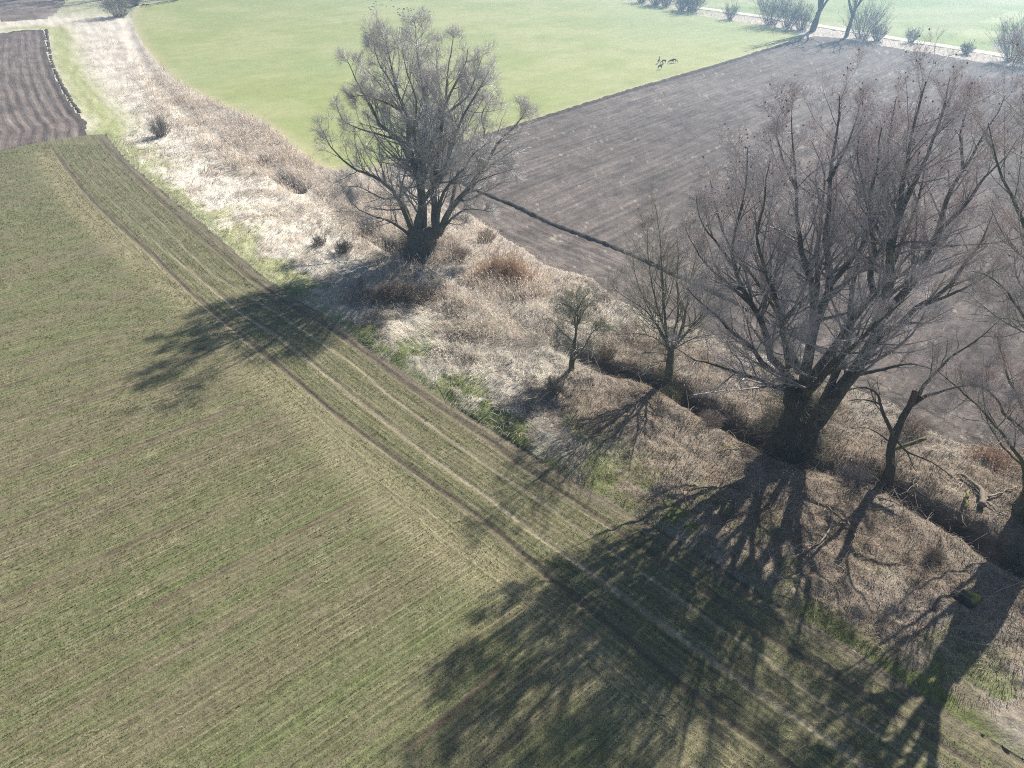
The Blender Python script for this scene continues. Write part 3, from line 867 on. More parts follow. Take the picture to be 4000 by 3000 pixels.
def build_tree(name, label, base, trunk_pts, trunk_r, limbs, seed, cat="tree", group=None, levels=None, bark=BARK_GREY, twig=(0.2, 0.17, 0.15), tip=(0.24, 0.19, 0.18),
               shoots=0, shoot_len=1.6, extra=0, limb_parts=True, tip_r=0.006, buds=0, wob=0.12, trunk_sides=14):
    """limbs: list of (points[k,3], radius at foot, radius at tip); levels: dicts for spawn()"""
    rg = np.random.default_rng(seed)
    z0 = ground_z(base[0], base[1])
    root = empty(name, (base[0], base[1], z0), label, cat, group)
    org = np.array([base[0], base[1], z0])
    tp = resample(np.array(trunk_pts, float), 16)
    tr = np.interp(np.linspace(0, 1, 16), np.linspace(0, 1, len(trunk_r)), trunk_r)
    V, f, s, C = tubes(tp[None], tr[None], trunk_sides, bark)
    nz = fbm(V[:, 2] * 1.3 + V[:, 0] * 0.7, np.arctan2(V[:, 1] - base[1], V[:, 0] - base[0]) * 2.4, seed, 3) - 0.5
    cx = np.repeat(tp, trunk_sides, 0)
    V = cx + (V - cx) * (1 + 0.55 * nz)[:, None]
    C = C * (0.8 + 0.5 * fbm(V[:, 0] * 2, V[:, 2] * 2, seed + 1, 3))[:, None]
    link("trunk", mesh_from("trunk", V - org, f, s, C, True, M_BARK), root)
    LP, LR = [], []
    for pts, r0, r1 in limbs:
        p = resample(np.array(pts, float), 18)
        w = np.cumsum(rg.normal(0, 1, (18, 3)), axis=0)
        w -= np.linspace(0, 1, 18)[:, None] * w[-1]
        p[1:] += w[1:] * 0.014 * np.linalg.norm(p[-1] - p[0]) / 4
        LP.append(p); LR.append(r0 + (r1 - r0) * np.linspace(0, 1, 18) ** 0.8)
    for k in range(extra):                       # limbs on the sides the photo shows less of
        j = rg.integers(len(limbs)); p = LP[j]
        L = np.linalg.norm(p[-1] - p[0]) * rg.uniform(0.55, 0.9)
        i0 = rg.integers(0, 5)
        ph = rg.uniform(0, 6.28)
        d = np.array([math.cos(ph) * 0.55, math.sin(ph) * 1.0, rg.uniform(0.5, 1.1)]); d /= np.linalg.norm(d)
        q = [p[i0]]
        for _ in range(6):
            d = d + np.array([0, 0, 0.16]) + rg.normal(0, 0.1, 3); d /= np.linalg.norm(d)
            q.append(q[-1] + d * L / 6)
        r0 = LR[j][i0] * 0.7
        LP.append(resample(np.array(q), 18)); LR.append(np.linspace(r0, 0.02, 18))
    LP, LR = np.array(LP), np.array(LR)
    if limb_parts:
        for p, r_ in zip(LP, LR):
            V, f, s, C = tubes(p[None], r_[None], 8, bark, np.array(bark) * 1.15)
            C = C * (0.75 + 0.5 * fbm(V[:, 0] * 1.5, V[:, 2] * 1.5, seed + 2, 3))[:, None]
            mo = (vnoise(V[:, 0] * 1.7, V[:, 2] * 1.7, seed + 3) > 0.72)[:, None]
            C = np.where(mo, C * 0.4 + np.array(BARK_MOSS) * 0.6, C)
            link("limb", mesh_from("limb", V - org, f, s, C, True, M_BARK), root)
    parts = []
    P, R = LP, LR
    if not limb_parts:
        parts.append(tubes(P, R, 6, bark, bark))
    L0 = np.linalg.norm(np.diff(P, axis=1), axis=2).sum(1)
    for k, lv in enumerate(levels):
        rate = lv['rate'] * (L0 / L0.mean()) if k == 0 else lv['rate']
        P, R = spawn(P, R, rate, lv.get('t0', 0.25), 1.0, lv['len'], lv.get('ang', 42), lv.get('up', 0.4), lv['n'], lv.get('rf', 0.6), lv['r'], rg, wob, lv.get('lmin', 0.3), 0.0, (5.0, 2.6, 1.5, 0.9)[min(k, 3)])
        last = k == len(levels) - 1
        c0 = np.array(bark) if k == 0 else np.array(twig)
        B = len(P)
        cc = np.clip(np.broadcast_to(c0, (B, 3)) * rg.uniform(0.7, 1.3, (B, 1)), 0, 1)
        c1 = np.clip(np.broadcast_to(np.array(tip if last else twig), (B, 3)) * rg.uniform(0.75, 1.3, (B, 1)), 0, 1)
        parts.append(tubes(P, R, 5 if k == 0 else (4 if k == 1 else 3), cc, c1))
    if shoots:
        m = shoots
        tt = rg.random(m) ** 1.3
        q = tt * 15; i = np.minimum(q.astype(int), 14); fr = (q - i)[:, None]
        b = tp[i] * (1 - fr) + tp[i + 1] * fr
        rad = np.interp(tt, np.linspace(0, 1, 16), tr)
        ph = rg.uniform(0, 6.28, m)
        d = np.stack([np.cos(ph), np.sin(ph), rg.uniform(-0.1, 0.9, m)], 1)
        b = b + d * [1, 1, 0] * rad[:, None] * 0.95
        d /= np.linalg.norm(d, axis=1, keepdims=True)
        ln = rg.uniform(0.4, 1.3, m) * shoot_len
        S = np.empty((m, 5, 3)); S[:, 0] = b
        for k in range(1, 5):
            d = d + np.array([0, 0, -0.12]) * rg.uniform(-1, 2.0, (m, 1)) + rg.normal(0, 0.2, (m, 3)); d /= np.linalg.norm(d, axis=1, keepdims=True)
            S[:, k] = S[:, k - 1] + d * (ln / 4)[:, None]
        SR = np.linspace(0.011, 0.004, 5)[None] * np.ones((m, 1))
        parts.append(tubes(S, SR, 3, vary((0.15, 0.13, 0.085), m, 0.35), vary((0.2, 0.18, 0.11), m, 0.35)))
        S2, R2 = spawn(S, SR, 3, 0.3, 1, 0.6, 45, 0.2, 3, 0.6, 0.005, rg, 0.15, 0.2)
        parts.append(tubes(S2, R2, 3, vary((0.16, 0.14, 0.09), len(S2), 0.35)))
    if buds:
        tips = P[rg.integers(0, len(P), buds), -1]
        top = tips[:, 2] > np.quantile(P[:, -1, 2], 0.45)
        tips = tips[top]; m = len(tips)
        o6 = np.array([(1, 0, 0), (0, 1, 0), (-1, 0, 0), (0, -1, 0), (0, 0, 1), (0, 0, -1)], float) * rg.uniform(0.03, 0.06, (m, 1, 1))
        Vb = (tips[:, None, :] + o6).reshape(-1, 3)
        fb = np.array([(0, 1, 4), (1, 2, 4), (2, 3, 4), (3, 0, 4), (1, 0, 5), (2, 1, 5), (3, 2, 5), (0, 3, 5)])
        fb = ((np.arange(m) * 6)[:, None, None] + fb[None]).ravel()
        parts.append((Vb, fb, np.full(m * 8, 3), np.repeat(vary((0.09, 0.04, 0.04), m, 0.4), 6, 0)))
    V, f, s, C = join(parts)
    link("crown", mesh_from("crown", V - org, f, s, C, False, M_TWIG), root)
    return root

def limb_px(base_y, pts, slope, r0, r1, bow=0.0):
    """limb traced on the photo; its distance changes from the trunk's by slope metres per metre of climb"""
    n = len(pts)
    out = []
    acc = 0.0
    prev = None
    for k, (a_, b_) in enumerate(pts):
        q = on_depth(a_, b_, base_y)
        if prev is not None:
            acc += np.linalg.norm(q - prev)
        prev = q
        t = k / (n - 1)
        out.append(on_depth(a_, b_, base_y + slope * acc + bow * math.sin(math.pi * t)))
    return np.array(out), r0, r1

# ------------------------------------------------------------------ the large willow in the middle of the verge
z1 = lambda p: Zm(1000, 0, 0.663, p)
Y1 = TREE1[1]
W1 = [limb_px(Y1, z1(p), sl, r0, r1) for p, sl, r0, r1 in (
    ([(950, 1420), (965, 1180), (950, 1060), (905, 950), (880, 840), (880, 730), (860, 620), (830, 540), (810, 440), (780, 330), (765, 230)], -0.10, 0.52, 0.035),
    ([(960, 1080), (985, 900), (1000, 790), (1005, 640), (985, 500), (960, 380), (945, 250), (940, 150)], 0.16, 0.32, 0.03),
    ([(1055, 1400), (1045, 1200), (1050, 1000), (1075, 850), (1085, 700), (1120, 580), (1170, 480), (1230, 380), (1250, 280)], -0.04, 0.42, 0.03),
    ([(1075, 1380), (1150, 1220), (1220, 1140), (1310, 1020), (1400, 880), (1440, 820), (1530, 740), (1590, 650)], 0.12, 0.40, 0.03),
    ([(920, 1360), (850, 1160), (800, 1100), (700, 1030), (590, 990), (500, 920), (430, 840), (395, 770)], -0.18, 0.30, 0.025),
    ([(905, 950), (830, 820), (730, 740), (680, 640), (600, 500), (560, 410), (535, 350)], 0.05, 0.24, 0.025),
    ([(930, 1410), (800, 1310), (700, 1280), (600, 1230), (530, 1150)], -0.35, 0.18, 0.02),
    ([(1070, 1380), (1150, 1290), (1220, 1240), (1290, 1232), (1380, 1250)], -0.25, 0.20, 0.02),
    ([(1070, 1350), (1090, 1180), (1150, 1070), (1220, 1000), (1280, 910), (1350, 850)], -0.42, 0.26, 0.025),
    ([(1310, 1020), (1345, 800), (1330, 680), (1400, 560)], 0.3, 0.17, 0.02),
    ([(960, 930), (920, 800), (850, 650), (780, 560), (700, 460), (640, 400)], 0.35, 0.22, 0.025),
    ([(940, 1380), (860, 1185), (750, 1170), (600, 1100), (490, 1110)], 0.2, 0.20, 0.02),
    ([(990, 950), (1020, 880), (1060, 760), (1080, 600), (1060, 420), (1060, 260)], 0.32, 0.22, 0.025),
    ([(1000, 1380), (985, 1150), (970, 1000), (930, 780), (940, 600), (890, 430), (860, 280)], -0.32, 0.30, 0.025),
    ([(1085, 700), (1180, 620), (1250, 560), (1300, 440), (1330, 340)], -0.2, 0.16, 0.02),
    ([(965, 1180), (1010, 1000), (1100, 860), (1200, 740), (1260, 620)], 0.4, 0.24, 0.025),
    ([(850, 650), (760, 600), (640, 560), (550, 570)], -0.15, 0.13, 0.02),
    ([(880, 840), (780, 800), (620, 760), (510, 700), (475, 620)], 0.15, 0.15, 0.02),
    ([(1150, 1220), (1300, 1080), (1440, 1020), (1510, 1000)], -0.2, 0.15, 0.02),
    ([(1120, 580), (1130, 420), (1150, 300), (1160, 210)], 0.1, 0.12, 0.02),
    ([(830, 540), (740, 400), (700, 300), (690, 220)], 0.1, 0.12, 0.02))]
b1 = np.array([TREE1[0], TREE1[1], ground_z(*TREE1)])
LV = [dict(rate=17, t0=0.15, len=0.48, ang=46, up=0.45, n=8, rf=0.42, r=0.015),
      dict(rate=9, t0=0.12, len=0.52, ang=42, up=0.3, n=6, rf=0.5, r=0.009),
      dict(rate=6, t0=0.1, len=0.62, ang=38, up=0.2, n=5, rf=0.55, r=0.006, lmin=0.5),
      dict(rate=4.6, t0=0.05, len=0.62, ang=32, up=0.12, n=3, rf=0.7, r=0.0042, lmin=0.4)]
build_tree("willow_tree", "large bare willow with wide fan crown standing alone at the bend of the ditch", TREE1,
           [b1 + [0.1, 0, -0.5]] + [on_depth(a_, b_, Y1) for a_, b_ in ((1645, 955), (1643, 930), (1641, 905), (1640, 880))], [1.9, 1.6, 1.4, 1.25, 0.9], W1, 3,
           levels=LV, bark=(0.12, 0.11, 0.085), twig=(0.42, 0.39, 0.35), tip=(0.6, 0.56, 0.53), shoots=500, shoot_len=1.9, extra=5)  # twig and tip colours paler than real twigs; backlit sheen put into the colour

# ------------------------------------------------------------------ the big willow on the right
z4 = lambda p: Zm(2300, 200, 0.784, p)
z7 = lambda p: Zm(2700, 1300, 0.482, p)
Y2 = TREE2[1]
W2 = [limb_px(Y2, p, sl, r0, r1) for p, sl, r0, r1 in (
    (z4([(1065, 1740), (1075, 1620), (1085, 1500), (1120, 1380), (1160, 1280), (1190, 1180), (1185, 1060), (1165, 950), (1180, 800), (1190, 650), (1220, 500), (1240, 330), (1250, 220)]), 0.05, 0.42, 0.025),
    (z4([(1115, 1390), (1110, 1200), (1060, 1050), (1040, 900), (1040, 700), (1030, 500), (1010, 330)]), -0.18, 0.24, 0.022),
    (z4([(1120, 1380), (1130, 1150), (1140, 950), (1150, 800), (1160, 600), (1110, 450)]), 0.25, 0.22, 0.022),
    (z4([(1050, 1600), (1000, 1460), (960, 1330), (940, 1250), (900, 1180), (860, 1060), (800, 900), (780, 760)]), 0.22, 0.26, 0.022),
    (z4([(1030, 1660), (960, 1580), (900, 1530), (870, 1400), (820, 1280), (770, 1200), (720, 1070), (715, 930), (740, 820), (770, 700), (785, 600), (790, 480)]), -0.08, 0.28, 0.022),
    (z4([(1020, 1670), (920, 1600), (870, 1560), (820, 1480), (720, 1400), (650, 1330), (560, 1250), (490, 1180)]), -0.2, 0.22, 0.02),
    (z7([(860, 480), (830, 470), (650, 420), (500, 370), (340, 310), (200, 265), (0, 200), (-130, 120)]), -0.15, 0.24, 0.02),
    ([(3150, 1650)] + z4([(1190, 1690), (1260, 1500), (1300, 1400), (1310, 1250), (1330, 1120), (1360, 980), (1380, 850), (1400, 700), (1390, 560)]), 0.15, 0.32, 0.022),
    ([(3150, 1690), (3190, 1630)] + z4([(1260, 1670), (1350, 1520), (1410, 1400), (1450, 1260), (1490, 1140), (1500, 1000), (1540, 830), (1560, 700), (1590, 540), (1620, 400), (1650, 270), (1680, 150)]), -0.03, 0.55, 0.025),
    (z4([(1420, 1380), (1530, 1260), (1620, 1150), (1680, 1020), (1740, 900), (1800, 720), (1870, 600), (1940, 480), (2040, 310), (2075, 220)]), 0.1, 0.30, 0.022),
    (z4([(1420, 1430), (1550, 1360), (1650, 1270), (1780, 1190), (1860, 1080), (1960, 950), (2010, 820)]), -0.15, 0.24, 0.022),
    (z4([(1640, 1275), (1800, 1210), (1950, 1140), (2010, 1095), (2110, 1060)]), -0.2, 0.14, 0.018),
    (z4([(1340, 1610), (1450, 1590), (1600, 1560), (1740, 1590)]), -0.2, 0.16, 0.018),
    (z4([(1490, 1140), (1600, 1080), (1720, 960), (1790, 840), (1880, 740)]), 0.35, 0.18, 0.02),
    (z4([(1440, 1240), (1410, 1130), (1430, 950), (1400, 760), (1440, 560), (1460, 380)]), -0.25, 0.22, 0.02),
    (z4([(1000, 1570), (960, 1450), (950, 1340), (900, 1180), (840, 980), (880, 780), (900, 560)]), -0.3, 0.22, 0.02),
    (z4([(1550, 830), (1640, 640), (1730, 440), (1780, 250), (1800, 130)]), -0.12, 0.17, 0.02),
    (z4([(1500, 1000), (1480, 800), (1480, 560), (1510, 380), (1530, 240)]), 0.2, 0.17, 0.02),
    (z4([(1740, 900), (1860, 780), (1960, 640), (2080, 520), (2150, 420)]), 0.12, 0.14, 0.018),
    (z4([(1190, 1180), (1290, 1060), (1370, 960), (1440, 800), (1500, 660)]), 0.35, 0.2, 0.02),
    (z4([(960, 1330), (860, 1180), (740, 1010), (670, 900), (625, 760), (605, 640)]), 0.1, 0.14, 0.018),
    (z4([(720, 1070), (640, 960), (560, 850), (535, 720)]), -0.1, 0.10, 0.015),
    (z4([(1040, 700), (970, 560), (935, 420), (945, 320)]), 0.1, 0.11, 0.015),
    (z4([(1190, 650), (1280, 480), (1330, 340), (1360, 240)]), 0.1, 0.11, 0.015),
    (z4([(1500, 1000), (1420, 850), (1365, 700), (1335, 540), (1350, 420)]), -0.15, 0.12, 0.015),
    (z4([(1870, 600), (1850, 420), (1880, 300), (1900, 210)]), 0.1, 0.10, 0.015),
    (z4([(820, 1280), (700, 1160), (600, 1080), (520, 960), (480, 880)]), 0.15, 0.12, 0.015))]
b2 = np.array([TREE2[0], TREE2[1], ground_z(*TREE2)])
LV2 = [dict(rate=16, t0=0.18, len=0.48, ang=44, up=0.6, n=8, rf=0.42, r=0.012),
       dict(rate=9, t0=0.12, len=0.52, ang=42, up=0.45, n=6, rf=0.5, r=0.007),
       dict(rate=6, t0=0.1, len=0.62, ang=38, up=0.3, n=5, rf=0.55, r=0.0048, lmin=0.4),
       dict(rate=4.6, t0=0.05, len=0.62, ang=34, up=0.18, n=3, rf=0.7, r=0.0034, lmin=0.3)]
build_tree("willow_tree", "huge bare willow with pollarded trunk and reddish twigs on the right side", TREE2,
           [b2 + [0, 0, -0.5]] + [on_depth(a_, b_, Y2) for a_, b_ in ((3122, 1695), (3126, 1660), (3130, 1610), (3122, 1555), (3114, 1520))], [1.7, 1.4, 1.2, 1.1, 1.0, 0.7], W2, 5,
           levels=LV2, bark=(0.075, 0.062, 0.05), twig=(0.42, 0.36, 0.34), tip=(0.60, 0.52, 0.52), shoots=800, shoot_len=1.7, extra=6, buds=1600)  # twigs and tips lightened too, the bright backlit look painted into their colour

# ------------------------------------------------------------------ young willow, hawthorn, broken tree, tree at the right edge
z8 = lambda p: Zm(1900, 1000, 0.482, p)
Y3 = TREE3[1]
W3 = [limb_px(Y3, z8(p), sl, r0, r1) for p, sl, r0, r1 in (
    ([(1475, 760), (1450, 550), (1430, 420), (1420, 200), (1410, 0), (1390, -250), (1370, -420)], 0.0, 0.13, 0.012),
    ([(1520, 740), (1590, 560), (1620, 400), (1650, 200), (1690, 0), (1700, -200)], 0.1, 0.13, 0.012),
    ([(1480, 740), (1340, 490), (1200, 380), (1060, 290), (980, 180)], -0.1, 0.09, 0.01),
    ([(1520, 740), (1650, 580), (1740, 480), (1830, 280), (1860, 80)], 0.12, 0.10, 0.012),
    ([(1470, 720), (1350, 480), (1260, 300), (1200, 100), (1190, -60)], 0.2, 0.09, 0.01),
    ([(1470, 700), (1380, 420), (1320, 180), (1300, -50), (1310, -250)], -0.2, 0.09, 0.01),
    ([(1500, 760), (1350, 660), (1200, 630), (1050, 640)], -0.2, 0.06, 0.01),
    ([(1510, 760), (1700, 660), (1880, 640), (2000, 620)], -0.2, 0.06, 0.01),
    ([(1500, 740), (1550, 500), (1540, 250), (1560, 0), (1540, -220)], -0.15, 0.09, 0.01),
    ([(1490, 800), (1330, 780), (1230, 800)], -0.5, 0.04, 0.008),
    ([(1500, 850), (1350, 860), (1200, 900), (1120, 920)], -0.4, 0.04, 0.008))]
b3 = np.array([TREE3[0], TREE3[1], ground_z(*TREE3)])
LV3 = [dict(rate=15, t0=0.12, len=0.5, ang=42, up=0.5, n=7, rf=0.5, r=0.010),
       dict(rate=8, t0=0.12, len=0.52, ang=40, up=0.35, n=5, rf=0.5, r=0.0055),
       dict(rate=5, t0=0.1, len=0.6, ang=38, up=0.25, n=4, rf=0.6, r=0.0035, lmin=0.35),
       dict(rate=1.6, t0=0.1, len=0.6, ang=36, up=0.15, n=3, rf=0.7, r=0.0026, lmin=0.25)]
tk3 = [on_depth(*p, Y3) for p in z8([(1480, 1020), (1485, 900), (1495, 800), (1500, 730)])]
build_tree("young_willow", "slender young bare willow with greenish upright stems left of the huge willow", TREE3,
           [b3 + [0, 0, -0.4]] + tk3[1:], [0.36, 0.28, 0.25, 0.22], W3, 7, levels=LV3, bark=(0.12, 0.115, 0.075), twig=(0.28, 0.25, 0.18), tip=(0.36, 0.32, 0.26),
           shoots=160, shoot_len=1.1, extra=3)
Y4 = TREE4[1]
W4 = [limb_px(Y4, z8(p), sl, r0, r1) for p, sl, r0, r1 in (
    ([(715, 700), (735, 560), (740, 440), (730, 340), (740, 280)], 0.1, 0.10, 0.015), ([(705, 860), (800, 720), (870, 610), (960, 570), (1020, 580)], -0.2, 0.08, 0.012),
    ([(738, 560), (800, 430), (870, 360), (930, 370)], 0.2, 0.07, 0.012), ([(710, 700), (600, 600), (550, 540), (490, 500)], -0.2, 0.06, 0.012),
    ([(735, 470), (660, 400), (590, 390), (540, 430)], 0.2, 0.06, 0.012), ([(740, 460), (770, 370), (830, 300), (880, 300)], -0.3, 0.06, 0.012),
    ([(690, 760), (620, 720), (540, 740)], -0.3, 0.05, 0.01), ([(725, 620), (700, 480), (650, 360), (680, 290)], 0.3, 0.06, 0.012),
    ([(880, 610), (900, 540), (960, 520)], -0.1, 0.04, 0.01))]
b4 = np.array([TREE4[0], TREE4[1], ground_z(*TREE4)])
LV4 = [dict(rate=14, t0=0.2, len=0.6, ang=60, up=0.0, n=6, rf=0.5, r=0.010), dict(rate=10, t0=0.1, len=0.58, ang=58, up=-0.02, n=5, rf=0.55, r=0.007),
       dict(rate=6, t0=0.1, len=0.6, ang=55, up=-0.02, n=4, rf=0.6, r=0.005, lmin=0.2)]
build_tree("hawthorn_tree", "small gnarled hawthorn with twisted mossy branches beside the pale dry grass", TREE4,
           [b4 + [0, 0, -0.3], on_depth(*z8([(693, 860)])[0], Y4), on_depth(*z8([(705, 760)])[0], Y4), on_depth(*z8([(718, 680)])[0], Y4)], [0.26, 0.2, 0.16, 0.13], W4, 9,
           levels=LV4, bark=(0.11, 0.105, 0.06), twig=(0.24, 0.225, 0.15), tip=(0.3, 0.28, 0.2), extra=3, wob=0.25, trunk_sides=9)
z6 = lambda p: Zm(3300, 1350, 0.4522, p)
Y5 = TREE5[1]
W5 = [limb_px(Y5, z6(p), sl, r0, r1) for p, sl, r0, r1 in (
    ([(560, 520), (600, 490), (700, 430), (850, 390), (980, 355), (1120, 345), (1240, 380)], 0.0, 0.15, 0.02),
    ([(600, 500), (680, 350), (800, 200), (900, 100), (1040, 0), (1200, -110), (1350, -240)], 0.15, 0.13, 0.015),
    ([(420, 800), (390, 700), (330, 560), (300, 440), (190, 370), (20, 390)], -0.2, 0.16, 0.02),
    ([(320, 530), (280, 495), (120, 470), (20, 480)], -0.2, 0.07, 0.015),
    ([(430, 800), (470, 850), (540, 930), (580, 1020), (620, 1090)], -0.4, 0.08, 0.015),
    ([(500, 880), (560, 925), (700, 980), (850, 1070), (1000, 1200)], -0.3, 0.08, 0.015),
    ([(390, 830), (300, 760), (180, 710), (60, 720)], -0.25, 0.06, 0.012))]
b5 = np.array([TREE5[0], TREE5[1], ground_z(*TREE5)])
LV5 = [dict(rate=6, t0=0.25, len=0.42, ang=50, up=0.2, n=6, rf=0.5, r=0.010), dict(rate=5, t0=0.1, len=0.55, ang=50, up=0.1, n=5, rf=0.55, r=0.007),
       dict(rate=4, t0=0.1, len=0.6, ang=45, up=0.05, n=4, rf=0.6, r=0.005, lmin=0.15)]
tk5 = [on_depth(*p, Y5) for p in z6([(395, 1050), (395, 920), (425, 800), (490, 640), (560, 520), (590, 450)])]
t5 = build_tree("broken_tree", "broken old tree with a snapped stub top right of the huge willow", TREE5, [b5 + [0, 0, -0.4]] + tk5, [0.40, 0.33, 0.28, 0.25, 0.21, 0.18, 0.14], W5, 13,
                levels=LV5, bark=(0.085, 0.068, 0.052), twig=(0.17, 0.15, 0.095), tip=(0.2, 0.18, 0.11), shoots=110, shoot_len=1.3, wob=0.2, trunk_sides=12)
org5 = np.array(t5.location)
for pts, r0, nm, lab, cc in (([(570, 500), (600, 420), (605, 385)], 0.19, "broken_stub", "snapped reddish stub at the top of the trunk", (0.13, 0.08, 0.058)),
                             ([(420, 895), (560, 850), (700, 800)], 0.13, "cut_limb", "short sawn off mossy limb", (0.15, 0.14, 0.06))):
    p = np.array([on_depth(a_, b_, Y5 - 0.25) for a_, b_ in z6(pts)])
    V, f, s, C = tubes(resample(p, 8)[None], np.linspace(r0, r0 * 0.8, 8)[None], 10, cc)
    V += (fbm(V[:, 0] * 6, V[:, 2] * 6, 3, 2)[:, None] - 0.5) * 0.06
    o = link(nm, mesh_from(nm, V - org5, f, s, C, True, M_BARK), t5)
    o['label'] = lab
Y6 = TREE6[1]
W6 = [limb_px(Y6, p, sl, r0, r1) for p, sl, r0, r1 in (
    (z6([(1560, 1150), (1530, 1000), (1400, 820), (1200, 590), (1000, 390), (900, 300), (800, 215)]), -0.1, 0.13, 0.015),
    (z6([(1600, 1100), (1560, 1050), (1430, 930), (1330, 800), (1240, 660), (1200, 480), (1190, 300)]), 0.15, 0.08, 0.012),
    (z6([(1680, 900), (1548, 720), (1400, 580), (1300, 440), (1150, 345)]), -0.15, 0.16, 0.02),
    (z6([(1700, 750), (1548, 560), (1480, 420), (1420, 300), (1380, 150), (1330, -20)]), 0.1, 0.14, 0.018),
    ([(4150, 1600), (4120, 1300), (4060, 1050), (3980, 850), (3900, 640), (3860, 480)], 0.15, 0.28, 0.02),
    ([(4180, 1500), (4200, 1200), (4180, 900), (4120, 650), (4060, 450), (4020, 300)], -0.05, 0.32, 0.02),
    ([(4190, 1450), (4300, 1150), (4380, 850), (4400, 550), (4420, 300)], 0.1, 0.34, 0.025),
    ([(4200, 1400), (4420, 1150), (4600, 900), (4700, 650)], -0.1, 0.3, 0.025),
    ([(4130, 1500), (4040, 1300), (3960, 1180), (3880, 1090), (3800, 1060)], -0.2, 0.14, 0.018))]
b6 = np.array([TREE6[0], TREE6[1], ground_z(*TREE6)])
tk6 = [on_depth(a_, b_, Y6) for a_, b_ in ((4090, 1900), (4120, 1750), (4150, 1600), (4180, 1450))]
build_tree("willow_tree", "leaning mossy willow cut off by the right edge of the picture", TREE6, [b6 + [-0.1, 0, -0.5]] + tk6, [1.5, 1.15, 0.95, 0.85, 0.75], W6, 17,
           levels=LV2, bark=(0.08, 0.075, 0.04), twig=(0.40, 0.33, 0.29), tip=(0.58, 0.47, 0.46), shoots=500, shoot_len=1.6, extra=3, buds=300)  # same lightened twig colours, backlit brightness painted in

# ------------------------------------------------------------------ shrubs and reeds
def shrub(name, label, px, py, w, h, n, seed, col=(0.17, 0.14, 0.12), r=0.012, group=None, cat="shrub", spread=0.55, twigs=4, lv=2):
    rg = np.random.default_rng(seed)
    p = at(px, py); z = ground_z(p[0], p[1])
    root = empty(name, (p[0], p[1], z), label, cat, group)
    ph = rg.uniform(0, 6.28, n); q = rg.random(n) ** 0.6
    d = np.stack([np.cos(ph) * q * spread, np.sin(ph) * q * spread, np.ones(n)], 1)
    d /= np.linalg.norm(d, axis=1, keepdims=True)
    S = np.empty((n, 6, 3)); S[:, 0] = np.stack([np.cos(ph) * q * w * 0.16, np.sin(ph) * q * w * 0.16, np.zeros(n) - 0.05], 1)
    ln = h * rg.uniform(0.6, 1.1, n) * (1.12 - 0.3 * q)
    for k in range(1, 6):
        d = d + rg.normal(0, 0.11, (n, 3)) + np.array([0, 0, 0.02]); d /= np.linalg.norm(d, axis=1, keepdims=True)
        S[:, k] = S[:, k - 1] + d * (ln / 5)[:, None]
    R = np.linspace(1.0, 0.35, 6)[None] * r * rg.uniform(0.7, 1.6, (n, 1))
    V, f, s, C = tubes(S, R, 4, vary(np.array(col) * 0.85, n, 0.3), vary(col, n, 0.3))
    link("stems", mesh_from("stems", V, f, s, C, False, M_TWIG), root)
    parts = []
    P, RR = S, R
    for k in range(lv):
        P, RR = spawn(P, RR, twigs, 0.2, 1, 0.45, 34, 0.25, 4, 0.6, r * 0.55, rg, 0.14, 0.2)
        parts.append(tubes(P, RR, 3, vary(col, len(P), 0.3), vary(np.array(col) * 1.2, len(P), 0.3)))
    V, f, s, C = join(parts)
    link("crown", mesh_from("crown", V, f, s, C, False, M_TWIG), root)
    return root

def reeds_at(x, y, rg, hmin, hmax, lean, az, col, wid=0.02, plume=0.35):
    n = len(x)
    z = height(x, y)
    H = rg.uniform(hmin, hmax, n)
    ln = np.clip(rg.normal(lean, 0.13, n), 0.0, 1.0)
    a_ = az + rg.normal(0, 0.8, n)
    c = vary(col, n, 0.3)
    P = np.stack([x, y, z - 0.03], 1)
    st = blades(P, H, wid * rg.uniform(0.7, 1.3, n), ln, a_, c * 0.85, 2, 0.45, c)
    lf = blades(P + np.stack([np.zeros(n), np.zeros(n), H * 0.35 * (1 - ln)], 1), H * 0.45, wid * 1.5 * np.ones(n), np.clip(ln + rg.uniform(0.1, 0.5, n), 0, 1), rg.uniform(0, 6.28, n), c, 2, 0.8)
    m = rg.random(n) < plume
    tips = st[0].reshape(n, 5, 3)[m, 4]
    k = int(m.sum())
    pl = blades(tips - [0, 0, 0.04], rg.uniform(0.18, 0.32, k), wid * 3.0 * np.ones(k), np.clip(ln[m] + 0.3, 0, 1), a_[m], vary(np.array(col) * 1.15, k, 0.2), 2, 0.9)
    return st, lf, pl

def reed_clump(label, px, py, w, d, n, hmin, hmax, lean, az, col, seed, cat="reeds"):
    rg = np.random.default_rng(seed)
    p = at(px, py)
    gx, gy = rg.normal(0, 0.62, n * 2), rg.normal(0, 0.62, n * 2)
    x, y = p[0] + gx * w, p[1] + gy * d
    keep = np.where(fbm(x / 0.7, y / 0.7, seed + 500, 2) > 0.42)[0][:n]
    x, y, q = x[keep], y[keep], np.hypot(gx, gy)[keep]
    tall = np.exp(-0.45 * q * q)
    order = np.argsort(tall)
    st, lf, pl = [join(b_) for b_ in zip(*[reeds_at(x[o_], y[o_], rg, hmin * f_, hmax * f_, lean + (1 - f_) * 0.35, az, np.array(col) * g_)
                                           for o_, f_, g_ in zip(np.array_split(order, 4), (0.5, 0.7, 0.85, 1.0), (1.25, 1.1, 1.0, 0.95))])]
    org = np.array([p[0], p[1], ground_z(p[0], p[1])])
    root = empty("reed_clump", org, label, cat)
    for nm, pts in (("stalks", st), ("leaves", lf), ("plumes", pl)):
        V, f, s, C = pts
        link(nm, mesh_from(nm, V - org, f, s, C, False, M_REED), root)['kind'] = 'stuff'

